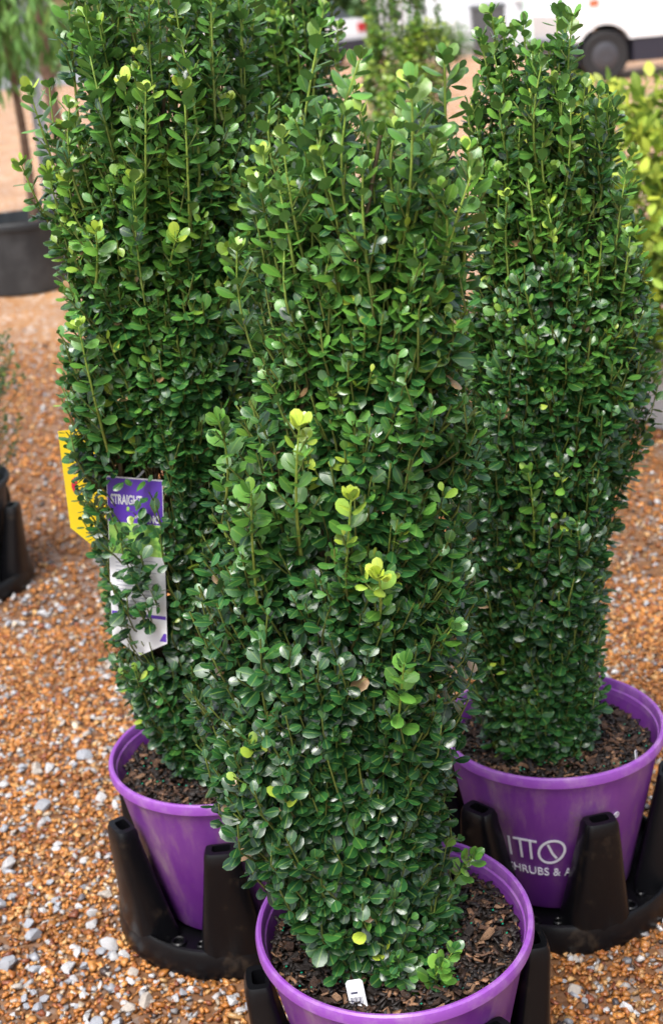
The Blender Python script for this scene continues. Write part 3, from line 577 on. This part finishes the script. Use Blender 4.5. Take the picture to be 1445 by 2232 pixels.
# gaps: leaves thinned round the hanging tag, and where the shrubs part
for s_ in (sC, sA):
    x, y, d = project(s_.P); m = (x > 212) & (x < 380) & (y > 1010) & (y < 1450) & (s_.P[:, 1] < TAGC[1]+.03) & (s_.q.random(len(x)) < np.where(y < 1135, .72, .45))
    s_.drop(m | by_tag(s_.P+s_.D*s_.L[:, None]*.5))
# pick the leaves that show largest
allP = np.concatenate([s_.P for s_ in shr]); sid = np.concatenate([np.full(len(s_.P), i) for i, s_ in enumerate(shr)])
allN = np.concatenate([s_.N for s_ in shr]); allL = np.concatenate([s_.L for s_ in shr]); allD = np.concatenate([s_.D for s_ in shr])
mid = allP+allD*allL[:, None]*.55
x, y, d = project(mid); ok = (x > 0) & (x < IW) & (y > 0) & (y < IH)
cell = (np.floor(x/9).astype(int)*1000+np.floor(y/9).astype(int)); order = np.lexsort((d, cell)); order = order[ok[order]]
first = order[np.unique(cell[order], return_index=True)[1]]
view = unit(mid-np.array([0, 0, CAM_H])); score = allL/d*np.abs(np.sum(view*allN, 1))
singles = []; start = 0
for i, s_ in enumerate(shr):
    c = first[sid[first] == i]; c = c[np.argsort(-score[c])][:300 if i < 4 else 0]; singles.append(c-start); start += len(s_.P)
GRP = 'upright small-leaved shrubs in pots'
labs = ['upright dark green shrub with bright yellow shoot tips rising from the price-labelled pot', 'upright dark green shrub growing from the pot with white lettering',
        'tall green shrub with the purple plant tag hanging in its leaves', 'tall green shrub behind the tagged shrub, mostly hidden by its neighbours',
        'far narrow light green shrub standing in front of the white house', 'loose low green shrub above the lone black stand on gravel']
for s_, l_, sg in zip(shr, labs, singles): s_.build(l_, GRP, sg)

# ------------------------------------------------------------------ tags
def on_frame(o, loc, xdir, ydir):
    X = Vector(xdir).normalized(); Y = Vector(ydir); Y = (Y-X*Y.dot(X)).normalized(); Z = X.cross(Y)
    o.matrix_world = Matrix(((X.x,Y.x,Z.x,loc[0]),(X.y,Y.y,Z.y,loc[1]),(X.z,Y.z,Z.z,loc[2]),(0,0,0,1)))
tg = thing('plant_tag', 'purple and white printed plant tag hanging among the shrub leaves', 'plant tag')
on_frame(tg, TAGC, TX, TY)
H, Wt = .245, .088
def plate(poly, z0, z1):
    n = len(poly); return MB().add([(x, y, z0) for x, y in poly]+[(x, y, z1) for x, y in poly], [tuple(range(n))[::-1], tuple(range(n, 2*n))]+[(i, (i+1) % n, (i+1) % n+n, i+n) for i in range(n)])
part('card', plate([(-Wt/2,-H/2+.012),(-Wt/2+.042,-H/2-.014),(Wt/2,-H/2+.010),(Wt/2,H/2),(-Wt/2,H/2)], 0, .0008), M['white'], tg, False)
part('title_panel', plate([(-Wt/2+.001,.058),(Wt/2-.001,.058),(Wt/2-.001,H/2-.002),(-Wt/2+.001,H/2-.002)], .0009, .0011), M['tag_purple'], tg, False)
part('picture_panel', plate([(-Wt/2+.001,.012),(Wt/2-.001,.012),(Wt/2-.001,.0575),(-Wt/2+.001,.0575)], .0009, .0011), M['tag_green'], tg, False)
part('border', plate([(-Wt/2+.001,-.078),(Wt/2-.001,-.078),(Wt/2-.001,-.073),(-Wt/2+.001,-.073)], .0009, .0011), M['tag_purple'], tg, False)
part('border', plate([(Wt/2-.012,-H/2+.012),(Wt/2-.001,-H/2+.012),(Wt/2-.001,-H/2+.024),(Wt/2-.005,-H/2+.024)], .0009, .0011), M['tag_purple'], tg, False)
def tag_text(body, size, x, y, material, xs=.72, bold=.0006):
    me = text_mesh(body, size, .0001, xs, bold); o = link('lettering', me, material, tg, (x, y, .0014)); return o
tag_text('STRAIGHT', .0190, -Wt/2+.006, .084, M['white'], .56, .0006); tag_text('NO', .014, .022, .061, M['white']); tag_text('JAP', .006, .0, .066, M['white'], 1, .0001)
pl_ = MB()
for k in range(13):
    yy = .004-k*.0055; pl_.add(*(lambda a, b: ([(-.034,a,.0009),(.030-(k % 3)*.006,a,.0009),(.030-(k % 3)*.006,b,.0009),(-.034,b,.0009)], [(0,1,2,3)]))(yy, yy+.0014))
part('small_print', pl_, mat('grey_print', (.35,.35,.42), .6), tg, False)
part('strap', MB().tube([(.0,H/2-.004,0),(.01,H/2+.012,-.02),(.03,H/2+.018,-.05)], .0018, 6), M['white'], tg)
yt = thing('plant_tag', 'yellow plant tag with red flower print beside the tagged shrub', 'plant tag')
yc = at(188, 1068, 1.97); on_frame(yt, yc, (1, .25, -.03), (-.07, .05, 1))
part('card', plate([(-.03,-.055),(.008,-.098),(.018,-.098),(.032,.02),(.032,.095),(-.03,.095)], 0, .0008), M['yellow'], yt, False)
for (fx, fy, rot) in ((-.004,-.010,.6), (.004,.026,-.5), (-.016,.01,1.4), (.012,.008,2.4)):
    ca, sa = math.cos(rot), math.sin(rot)
    part('flower_print', plate([(fx+ca*a-sa*b, fy+sa*a+ca*b) for a, b in ((-.012,0),(-.004,.004),(.008,.005),(.013,0),(.006,-.004),(-.004,-.004))], .0009, .0011), M['red'], yt, False)
part('strap', MB().tube([(.02,.09,0),(.05,.10,-.01),(.10,.095,-.03)], .0016, 6), M['yellow'], yt)
def stake(px, py, Y, label, tilt, h=.022, wd=.020):
    s = thing('price_label', label, 'plant label', tuple(at(px, py, Y))); s.rotation_euler = (tilt[0], tilt[1], tilt[2])
    part('card', MB().add([(x, y, z) for y in (-.0005,.0005) for x, z in ((-wd/2,-.02),(wd/2,-.02),(wd/2,h-.003),(wd/2-.003,h),(-wd/2+.003,h),(-wd/2,h-.003))], [(0,1,2,3,4,5),(11,10,9,8,7,6)]+[(i,i+6,(i+1)%6+6,(i+1)%6) for i in range(6)]), M['white'], s, False)
    bc = MB()
    for k in range(9): bc.box((-wd*.36+k*wd*.08,-.0010,h*.12),(-wd*.36+k*wd*.08+wd*(.03 if k % 3 else .055),-.0006,h*.38))
    part('barcode', bc, M['print'], s, False); part('printed_line', MB().box((-wd*.3,-.0010,h*.50),(wd*.1,-.0006,h*.57)), M['print'], s, False)
    return s
stake(783, 2196, A_XY[1]-.128, 'small white barcode label stuck in the mulch of the yellow-tipped shrub', (R(-25), R(-14), R(-12)), h=.032, wd=.021)
stake(1385, 1640, B_XY[1]-.09, 'small white label stick at the rim of the lettered purple pot', (R(-10), R(20), R(60)), h=.004, wd=.010)
# ------------------------------------------------------------------ gravel
def rock(seed, n=14):
    import bmesh
    r = random.Random(seed); bm = bmesh.new()
    for i in range(n):
        v = Vector((r.gauss(0,1), r.gauss(0,1), r.gauss(0,1))).normalized()*r.uniform(.82, 1.0); bm.verts.new((v.x, v.y*.78, v.z*.6))
    bmesh.ops.convex_hull(bm, input=bm.verts); lo = [v for v in bm.verts if not v.link_faces]
    for v in lo: bm.verts.remove(v)
    me = bpy.data.meshes.new('stone'); bm.to_mesh(me); bm.free(); return me
stands_xy = [A_XY, B_XY, C_XY, D_XY, E_XY, F_XY]
def clear(X, Y, r=.186):
    m = np.ones(len(X), bool)
    for sx, sy in stands_xy: m &= (X-sx)**2+(Y-sy)**2 > r*r
    return m
def rock_arrays(seed, n):
    me = rock(seed, n); V = np.array([v.co[:] for v in me.vertices]); F = np.array([p.vertices[:] for p in me.polygons]); bpy.data.meshes.remove(me); return V, F
def scatter(name, n, y0, y1, size, pal, seed, zf=.35, margin=.22, npt=9):
    q = np.random.default_rng(seed); Y = np.sqrt(q.uniform(y0*y0, y1*y1, n)); X = q.uniform(-1, 1, n)*(.262*Y+margin)
    k = clear(X, Y); X, Y = X[k], Y[k]; n = len(X); vs_, lp, cl = [], [], []; off = 0; kind = q.integers(0, 6, n)
    for t in range(6):
        V, F = rock_arrays(seed*10+t, npt); m = kind == t; c = m.sum(); s_ = q.lognormal(0, .28, c)*size/2
        yaw = q.random(c)*6.283; ca, sa = np.cos(yaw), np.sin(yaw); tx, ty = q.normal(0, .4, (2, c))
        vx = V[None, :, 0]*ca[:, None]-V[None, :, 1]*sa[:, None]; vy = V[None, :, 0]*sa[:, None]+V[None, :, 1]*ca[:, None]; vz = V[None, :, 2]+vx*tx[:, None]*.5+vy*ty[:, None]*.5
        P = np.stack([X[m][:, None]+vx*s_[:, None], Y[m][:, None]+vy*s_[:, None], (s_*zf+q.uniform(-.001, .003, c))[:, None]+vz*s_[:, None]], -1)
        pi = q.choice(len(pal), c, p=np.array([p[1] for p in pal])/sum(p[1] for p in pal)); col = np.array([p[0] for p in pal])[pi]*q.uniform(.7, 1.25, (c, 1))
        vs_.append(P.reshape(-1, 3)); lp.append((np.arange(c)[:, None]*len(V)+F.ravel()[None, :]).ravel()+off); off += c*len(V)
        cl.append(np.repeat(np.concatenate([col, np.ones((c, 1))], 1), len(V), 0))
    lp = np.concatenate(lp)
    return np_mesh(name, np.concatenate(vs_), lp, np.arange(len(lp)//3)*3, False, [('col', 'FLOAT_COLOR', np.concatenate(cl))])
PAL = [((.42,.160,.034),34), ((.50,.215,.055),26), ((.32,.110,.028),16), ((.54,.31,.12),12), ((.24,.075,.034),7), ((.50,.40,.29),5), ((.33,.32,.32),4), ((.48,.47,.46),3), ((.06,.042,.038),3)]
stuff(link('gravel', scatter('gravel', 50000, 1.25, 3.0, .0122, PAL, 5), M['gravel'], ground))
stuff(link('gravel', scatter('gravel', 26000, 3.0, 6.2, .0195, PAL, 6, npt=8), M['gravel'], ground))
PALW = [((.48,.47,.47),26), ((.38,.38,.39),26), ((.29,.30,.33),22), ((.46,.38,.30),16), ((.11,.10,.11),8), ((.24,.13,.07),6)]
stuff(link('pale_gravel', scatter('pale_gravel', 2600, 1.2, 3.4, .0155, PALW, 7), M['gravel'], ground))
stuff(link('pale_gravel', scatter('pale_gravel', 700, 3.0, 6.5, .024, PALW, 8), M['gravel'], ground))
def stone_mat(name, c, c2): return mat(name, c, .55, .4, noise=(60, c2, .4, .7), bump=(200, .5, .002))
smat = [stone_mat('limestone_white', (.54,.53,.53), (.40,.40,.41)), stone_mat('limestone_grey', (.36,.37,.40), (.25,.26,.29)), stone_mat('limestone_buff', (.46,.41,.36), (.34,.29,.24))]
smesh = []
for k in range(15):
    me = rock(900+k, 17); me.materials.append(smat[(0,1,0,1,2)[k % 5]])
    for p in me.polygons: p.use_smooth = True
    me.set_sharp_from_angle(angle=R(32)); smesh.append(me)
q = np.random.default_rng(77); cnt = 0
while cnt < 300:
    px, py = (q.uniform(0, 330), q.uniform(1250, 2232)) if q.random() < .66 else ((q.uniform(150, 620), q.uniform(2050, 2240)) if q.random() < .4 else (q.uniform(1200, 1445), q.uniform(1150, 2232)))
    p = onground(px, py)
    if not clear(np.array([p[0]]), np.array([p[1]]), .20)[0]: continue
    s_ = min(max(.0082*math.exp(q.normal(0, .40)), .005), .021); o = link('stone', smesh[q.integers(0, 15)], None, ground)
    o.location = (p[0], p[1], s_*.42+.002); o.scale = (s_, s_, s_); o.rotation_euler = (q.normal(0, .35), q.normal(0, .35), q.uniform(0, 6.28)); cnt += 1

# ------------------------------------------------------------------ golden shrub in a white pot
def leaf_cloud(name, tpl, centre, radii, n, L, material, root, seed, age=(0, 1), hollow=.55, droop=0., W=1.0, flat=.7):
    q = np.random.default_rng(seed); d = unit(q.normal(0, 1, (n, 3))); r = (hollow+(1-hollow)*q.random(n)**.6)*(1+.14*np.sin(5*d[:, 0]+3*d[:, 2]+seed)+.12*np.sin(7*d[:, 1]-4*d[:, 2]))
    P = d*r[:, None]*np.array(radii); D = unit(d*.7+q.normal(0, .5, (n, 3))+np.array([0, 0, .25-droop])); N = unit(np.array([0, 0, flat])+d*.5+q.normal(0, .3, (n, 3))); N = unit(N-D*np.sum(N*D, 1, keepdims=True))
    a = np.clip(q.uniform(*age, n)+.25*(d[:, 2]), 0, 1)
    return P+np.array(centre), D, N, q.uniform(.7, 1.15, n)*L, np.full(n, W)*q.uniform(.85, 1.2, n), a, q.random(n)
gb = (1.14, 4.22)
wp = thing('plant_pot', 'white pot under the yellow green shrub', 'pot', (gb[0], gb[1], 0))
part('wall', MB().lathe([(0,.004),(.13,.004),(.135,.01),(.165,.25),(.160,.25),(.13,.02),(0,.02)], 40), mat('white_plastic', (.62,.62,.64), .45), wp)
part('rim', MB().lathe([(.158,.24),(.172,.243),(.175,.26),(.170,.268),(.160,.265),(.158,.24)], 40), mat('white_rim', (.66,.66,.68), .45), wp)
part('soil', MB().lathe([(0,.232),(.158,.226)], 30), M['soil'], wp)
gs = thing('shrub', 'bushy yellow green shrub with pointed leaves growing in the white pot', 'shrub', (gb[0], gb[1], .22))
for k in range(9):
    a = k*2.4; part('stem', MB().tube([(0,0,0),(.08*math.cos(a),.08*math.sin(a),.3),(.22*math.cos(a),.22*math.sin(a),.68)], [.006,.0045,.002], 6), M['bark'], gs)
cl = [leaf_cloud('f', ELLIPT, (.0,.0,.50), (.46,.42,.37), 2600, .052, None, None, 3, (.15,.85)), leaf_cloud('f', ELLIPT, (-.12,-.18,.34), (.30,.25,.28), 900, .056, None, None, 4, (.2,1)), leaf_cloud('f', ELLIPT, (-.10,-.1,.16), (.22,.2,.18), 500, .055, None, None, 5, (.05,.6)),
      leaf_cloud('f', ELLIPT, (-.30,-.05,.58), (.30,.28,.26), 900, .050, None, None, 7, (.2,.95)),
      leaf_cloud('f', ELLIPT, (.15,-.05,.72), (.30,.28,.17), 700, .05, None, None, 6, (.2,.9))]
Gp = [np.concatenate([c[i] for c in cl]) for i in range(7)]
GP = Gp[0]+np.array((gb[0], gb[1], .22)); x, y, d = project(GP); ok = (x > 0) & (x < IW) & (y > 0) & (y < IH)
cell = np.floor(x/12).astype(int)*1000+np.floor(y/12).astype(int); od = np.lexsort((d, cell)); od = od[ok[od]]; fst = od[np.unique(cell[od], return_index=True)[1]]
vw = unit(GP-np.array([0, 0, CAM_H])); sc_ = Gp[3]/d*np.abs(np.sum(vw*Gp[2], 1)); fst = fst[np.argsort(-sc_[fst])][:300]
GV = {}
for a in range(6):
    for r_ in range(3):
        me = leaves_mesh('leaf', ELLIPT, np.zeros((1, 3)), np.array([[0, 1., 0]]), np.array([[0, 0, 1.]]), np.ones(1), np.ones(1), np.array([(a+.5)/6]), np.array([(r_+.5)/3])); me.materials.append(M['golden_leaf']); GV[(a, r_)] = me
for i in fst:
    S = np.cross(Gp[1][i], Gp[2][i]); l = Gp[3][i]; D, N, p, wv = Gp[1][i], Gp[2][i], Gp[0][i], Gp[4][i]
    o = link('leaf', GV[(min(5, int(Gp[5][i]*6)), int(Gp[6][i]*2.999))], None, gs)
    o.matrix_local = Matrix(((S[0]*l*wv, D[0]*l, N[0]*l, p[0]), (S[1]*l*wv, D[1]*l, N[1]*l, p[1]), (S[2]*l*wv, D[2]*l, N[2]*l, p[2]), (0, 0, 0, 1)))
mk = np.ones(len(GP), bool); mk[fst] = False
stuff(link('foliage', leaves_mesh('foliage', ELLIPT, *[g_[mk] for g_ in Gp]), M['golden_leaf'], gs))

# ------------------------------------------------------------------ young tree in a black tub, steel post, second tree
tubp = np.array((-1.56, 7.58, 0))
tb = thing('tree_tub', 'large black nursery tub holding a young drooping tree', 'tub', (tubp[0], tubp[1], 0))
part('wall', MB().lathe([(0,.004),(.22,.004),(.23,.012),(.275,.37),(.265,.37),(.22,.03),(0,.03)], 48), M['blackpot'], tb)
part('rim', MB().lathe([(.264,.35),(.276,.352),(.288,.358),(.290,.385),(.283,.392),(.270,.388),(.264,.35)], 48), M['blackpot'], tb)
part('soil', MB().lathe([(0,.335),(.2675,.33)], 30), M['soil'], tb)
def tree(px, Y, label, z0, rad, crown, n, L, seed, h=2.6):
    b = at(px, 100, Y); t = thing('young_tree', label, 'tree', (b[0], Y, z0))
    part('trunk', MB().tube([(0,0,-.02),(.01,.0,.5),(-.01,.01,1.1),(.01,0,h-z0)], [rad*1.25,rad,rad*.85,rad*.4], 10), M['bark'], t)
    q = random.Random(seed)
    for k in range(7):
        a = q.uniform(0, 6.28); z = q.uniform(.95, h-z0-.3); l = q.uniform(.3, .5)
        part('limb', MB().tube([(0,0,z),(l*.5*math.cos(a),l*.5*math.sin(a),z+.25),(l*math.cos(a),l*math.sin(a),z+.12)], [rad*.4,rad*.25,rad*.1], 6), M['bark'], t)
    P, D, N, Ls, W, A, Rn = leaf_cloud('c', LANCE, crown[0], crown[1], n, L, None, None, seed, (0,.9), hollow=.15, droop=1.6, flat=.3)
    stuff(link('crown', leaves_mesh('crown', LANCE, P, D, N, Ls, W, A, Rn), M['willow_leaf'], t)); return t
tree(18, tubp[1], 'slender young tree with drooping narrow leaves in the black tub', .33, .022, ((-.02,-.05,1.25), (.40,.40,.58)), 1700, .10, 31)
tree(97, 9.8, 'thicker brown tree trunk standing behind the galvanised post', 0, .048, ((.0,0,2.2), (.7,.7,.75)), 1500, .11, 32, h=3.2)
pp = at(78, 200, 8.2); po = thing('steel_post', 'galvanised steel post standing beside the black tub', 'post', (pp[0], pp[1], 0))
part('channel', MB().prism([(-.034,0),(-.034,2.2),(.034,2.2),(.034,0)], .0, .004), M['galv'], po, False)
for sx in (-1, 1): part('flange', MB().box((sx*.034-.002,-.03,0),(sx*.034+.002,0.0,2.2)), M['galv'], po, False)
part('rib', MB().box((-.008,-.012,0),(.008,-.0002,2.2)), M['galv'], po, False)

# ------------------------------------------------------------------ house, cart, van, car, far things
hw = mat('white_siding', (.74,.76,.80), .5, noise=(2, (.68,.70,.75), .4, .7)); trimm = mat('white_trim', (.8,.8,.82), .45)
HY = 30.3; glass_h = mat('window_glass', (.10,.13,.13), .08); hx0, hx1 = at(868, 60, HY)[0], at(1620, 60, HY)[0]
ho = thing('white_house', 'white house with horizontal lap siding behind the car park', 'house', (hx0, HY, 0)); HW = hx1-hx0
part('wall', MB().box((0,.02,0),(HW,7,3.0)), hw, ho, False)
bd = MB().prism([(0,0),(HW,0),(HW,.124),(0,.124)], -.001, .018).mesh('siding_board', False); bd.materials.append(hw)
for v in bd.vertices:
    if v.co.z < .04 and v.co.y < .005: v.co.y = -.022
for k in range(24): link('siding_board', bd, None, ho, (0, 0, .12+k*.12))
part('foundation', MB().box((0.02,-.01,0),(HW,.01,.12)), mat('concrete', (.35,.34,.33), .9), ho, False)
part('roof', MB().add([(-.4,-.5,2.95),(HW+.4,-.5,2.95),(HW+.4,7.5,2.95),(-.4,7.5,2.95),(-.4,3.5,5.2),(HW+.4,3.5,5.2)], [(0,1,5,4),(2,3,4,5),(0,4,3),(1,2,5),(0,3,2,1)]), mat('shingle_roof', (.12,.12,.13), .9), ho, False)
for xx in (at(868,60,HY)[0]+.06, at(985,60,HY)[0]): part('corner_board', MB().box((xx-hx0-.07,-.045,.1),(xx-hx0+.07,-.023,2.95)), trimm, ho, False)
wx0 = at(1180,40,HY)[0]-hx0
win = part('window', MB().box((wx0-.5,-.04,1.05),(wx0+.5,-.026,2.2)), glass_h, ho, False)
for a in ((wx0-.56,.99,wx0-.47,2.26),(wx0+.47,.99,wx0+.56,2.26),(wx0-.02,1.1,wx0+.02,2.15)): part('frame', MB().box((a[0],-.06,a[1]),(a[2],-.0405,a[3])), trimm, win, False)
part('sill', MB().box((wx0-.53,-.09,.98),(wx0+.53,-.061,1.07)), trimm, win, False)
pb = at(1190, 60, HY-.5); pg = thing('green_panel', 'pale green sheet leaning against the white house', 'panel', (pb[0], HY-.55, .0)); pg.rotation_euler = (R(-24), 0, 0)
part('sheet', MB().box((-.38,0,0),(.38,.02,1.25)), mat('pale_green_sheet', (.50,.66,.56), .3), pg, False)
for sx in (-1, 1): part('edge', MB().box((sx*.395-.015,-.005,0),(sx*.395+.015,.025,1.27)), mat('grey_edge', (.4,.45,.44), .4), pg, False)
cb = onground(1028, 112); ct = thing('waste_cart', 'dark grey tapered bin standing against the white house', 'bin', (cb[0], 29.5, 0)); ct.scale = (.85, .85, .85)
part('body', MB().loft([[(x*s, y*s, z) for x, y in ((-.34,-.36),(-.38,-.30),(-.38,.30),(-.34,.36),(.34,.36),(.38,.30),(.38,-.30),(.34,-.36))] for z, s in ((.03,.78),(.6,.93),(1.1,1.0))]), mat('grey_plastic', (.085,.09,.10), .5), ct)
part('lid', MB().loft([[(x*s, y*s, z) for x, y in ((-.36,-.38),(-.40,-.32),(-.40,.34),(-.36,.38),(.36,.38),(.40,.34),(.40,-.32),(.36,-.38))] for z, s in ((1.095,1.02),(1.14,1.0),(1.18,.9))]), mat('grey_lid', (.06,.065,.07), .5), ct)
for sx in (-1, 1): part('wheel', MB().lathe([(.0,-.03),(.1,-.03),(.12,-.015),(.12,.015),(.1,.03),(0,.03)], 16), M['black'], ct, loc=(sx*.3,.28,.12)).rotation_euler = (0, R(90), 0)
paint = mat('white_paint', (.78,.79,.81), .25); glass = mat('dark_glass', (.03,.04,.045), .08); tyre = mat('tyre_rubber', (.012,.012,.014), .7); rimm = mat('wheel_rim', (.06,.06,.07), .45, metal=.3)
sill = mat('dark_sill', (.02,.02,.035), .4); redl = mat('red_lens', (.5,.02,.02), .2); amber = mat('amber_lens', (.5,.16,.08), .2); silver = mat('silver_paint', (.62,.64,.68), .25, metal=.2)
def wheel(parent, x, y, r):
    wh = part('wheel', MB().lathe([(r*.55,-.10),(r*.92,-.11),(r,-.08),(r,.08),(r*.92,.11),(r*.55,.10)], 32, cap0=True, cap1=True), tyre, parent, loc=(x, y, r)); wh.rotation_euler = (R(90), 0, 0)
    part('rim', MB().lathe([(.04,-.118),(r*.2,-.122),(r*.5,-.112),(r*.56,-.103)], 24, cap0=True), rimm, wh); part('rim', MB().lathe([(.04,.118),(r*.2,.122),(r*.5,.112),(r*.56,.103)], 24, cap0=True), rimm, wh)
def arc(cx, cz, r, a0, a1, n=9): return [(cx+r*math.cos(a0+(a1-a0)*i/(n-1)), cz+r*math.sin(a0+(a1-a0)*i/(n-1))) for i in range(n)]
# white van seen from the side, front at x=0
vb = onground(1300, 178)
vn = thing('parked_van', 'white van with dark sills parked beyond the yellow green shrub', 'van', (vb[0]-.56, vb[1]+.7, 0), R(4)); vn.scale = (.88, .88, .88)
body = [(.02,.62)]+[(.30,.60)]+arc(.70,.40,.44,math.pi-.45,.45)+[(1.15,.60),(3.05,.60)]+arc(3.5,.40,.44,math.pi-.45,.45)+[(3.95,.60),(4.75,.62),(4.8,.9),(4.8,2.05),(4.6,2.2),(1.9,2.2),(1.55,2.1),(.95,1.42),(.15,1.18),(0,1.0)]
part('body', MB().prism(body, -.92, .92), paint, vn, False)
for a, b in ((.0,.28),(1.14,3.06),(3.94,4.78)): part('sill', MB().box((a,-.90,.26),(b,.90,.598)), sill, vn, False)
part('underbody', MB().box((.3,-.7,.24),(4.6,.7,.70)), sill, vn, False)
for x in (.70, 3.5):
    for y in (-.80, .80): wheel(vn, x, y, .37)
for sy in (-1, 1):
    part('side_window', MB().add([(1.30,sy*.922,1.42),(2.2,sy*.922,1.42),(2.2,sy*.922,1.98),(1.72,sy*.922,1.98),(1.30,sy*.926,1.42),(2.2,sy*.926,1.42),(2.2,sy*.926,1.98),(1.72,sy*.926,1.98)], [(0,1,2,3),(4,5,6,7),(0,1,5,4),(1,2,6,5),(2,3,7,6),(3,0,4,7)]), glass, vn, False)
    part('marker_light', MB().box((.46,sy*.921-.004,1.10),(.60,sy*.921+.004,1.20)), amber, vn, False)
    part('red_stripe', MB().prism([(1.56,1.10),(2.6,1.16),(2.6,1.30),(1.85,1.26)], sy*.921-.003, sy*.921+.003), redl, vn, False)
part('bumper', MB().box((-.10,-.88,.42),(.06,.88,.64)), sill, vn)
part('windscreen', MB().add([(1.0,-.8,1.50),(1.0,.8,1.50),(1.50,.78,2.06),(1.50,-.78,2.06),(.985,-.8,1.515),(.985,.8,1.515),(1.485,.78,2.075),(1.485,-.78,2.075)], [(0,1,2,3),(4,5,6,7),(0,1,5,4),(1,2,6,5),(2,3,7,6),(3,0,4,7)]), glass, vn, False)
# silver white car, rear to the viewer
cb = onground(715, 150)
cr = thing('parked_car', 'white car parked on the gravel behind the tall shrubs', 'car', (cb[0]+.35, cb[1]+.2, 0), R(140))
low = [(0,.30),(.35,.25)]+arc(.85,.33,.36,math.pi-.25,.25)+[(1.3,.24),(2.9,.24)]+arc(3.35,.33,.36,math.pi-.25,.25)+[(3.8,.26),(4.25,.32),(4.3,.55),(4.2,.75),(3.4,.88),(.5,.95),(.05,.90),(0,.6)]
part('body', MB().prism(low, -.86, .86), paint, cr, False)
def cab(z0, z1, x0, x1, x2, x3, w0, w1): return MB().loft([[(x0,-w0,z0),(x3,-w0,z0),(x3,w0,z0),(x0,w0,z0)], [(x1,-w1,z1),(x2,-w1,z1),(x2,w1,z1),(x1,w1,z1)]])
part('windows', cab(.88, 1.34, .25, .75, 2.35, 3.15, .80, .64), glass, cr, False); part('roof', cab(1.335, 1.42, .72, .9, 2.2, 2.38, .655, .58), paint, cr, False)
for x in (.85, 3.35):
    for y in (-.75, .75): wheel(cr, x, y, .32)
for sy in (-1, 1): part('tail_light', MB().box((-.012,sy*.70-.13,.66),(.02,sy*.70+.13,.84)), redl, cr)
part('bumper', MB().box((-.07,-.84,.30),(.08,.84,.52)), sill, cr)
def bush(px, Y, label, rx, rz, n, L, seed, age=(0,.8), z=None, name='bush'):
    b = at(px, 60, Y); t = thing(name, label, 'bush', (b[0], Y, 0), 0)
    for k in range(4): part('stem', MB().tube([(0,0,-.02),(rx*.3*math.cos(k*1.7),rx*.3*math.sin(k*1.7),rz*.9)], [.03,.012], 6), M['bark'], t)
    P, D, N, Ls, W, A, Rn = leaf_cloud('b', ELLIPT, (0,0,rz*.95), (rx, rx*.8, rz), n, L, None, None, seed, age, hollow=.3)
    stuff(link('foliage', leaves_mesh('foliage', ELLIPT, P, D, N, Ls, W*1.6, A, Rn), M['far_leaf'], t)); return t
bush(975, 28.6, 'small green bush beside the dark grey bin', .42, .34, 900, .08, 41, (.3,1))
bush(60, 56, 'pale green bush across the road near the tree tub', 2.2, .9, 1500, .22, 42, (.5,1)); bush(170, 60, 'green bush across the road beside the tan house', 2.0, .8, 1500, .22, 43, (.4,1))
bush(330, 50, 'wide dark bush across the road behind the tagged shrub', 3.0, 1.4, 1800, .25, 44, (0,.6)); bush(560, 48, 'tall dark bush across the road behind the white car', 3.6, 2.2, 2200, .28, 45, (0,.5))
bush(790, 42, 'dark leafy bush between the white car and white house', 1.9, 1.8, 2200, .25, 46, (0,.4))
tx = at(205, 40, 78.0); th = thing('tan_house', 'tan orange house far across the road', 'house', (tx[0], 78, 0))
part('wall', MB().box((-2.0,0,0),(3.2,5,2.8)), mat('tan_wall', (.50,.30,.18), .8, noise=(3, (.56,.35,.22), .4, .7)), th, False)
part('roof', MB().add([(-2.4,-.5,2.78),(3.6,-.5,2.78),(3.6,5.5,2.78),(-2.4,5.5,2.78),(-2.4,2.5,4.4),(3.6,2.5,4.4)], [(0,1,5,4),(2,3,4,5),(0,4,3),(1,2,5),(0,3,2,1)]), mat('brown_roof', (.15,.10,.08), .9), th, False)
wn_ = part('window', MB().box((.2,-.03,.9),(1.2,-.01,2.0)), glass, th, False); part('frame', MB().box((.12,-.05,.82),(1.28,-.031,.9)), trimm, wn_, False)
bpy.context.view_layer.update()
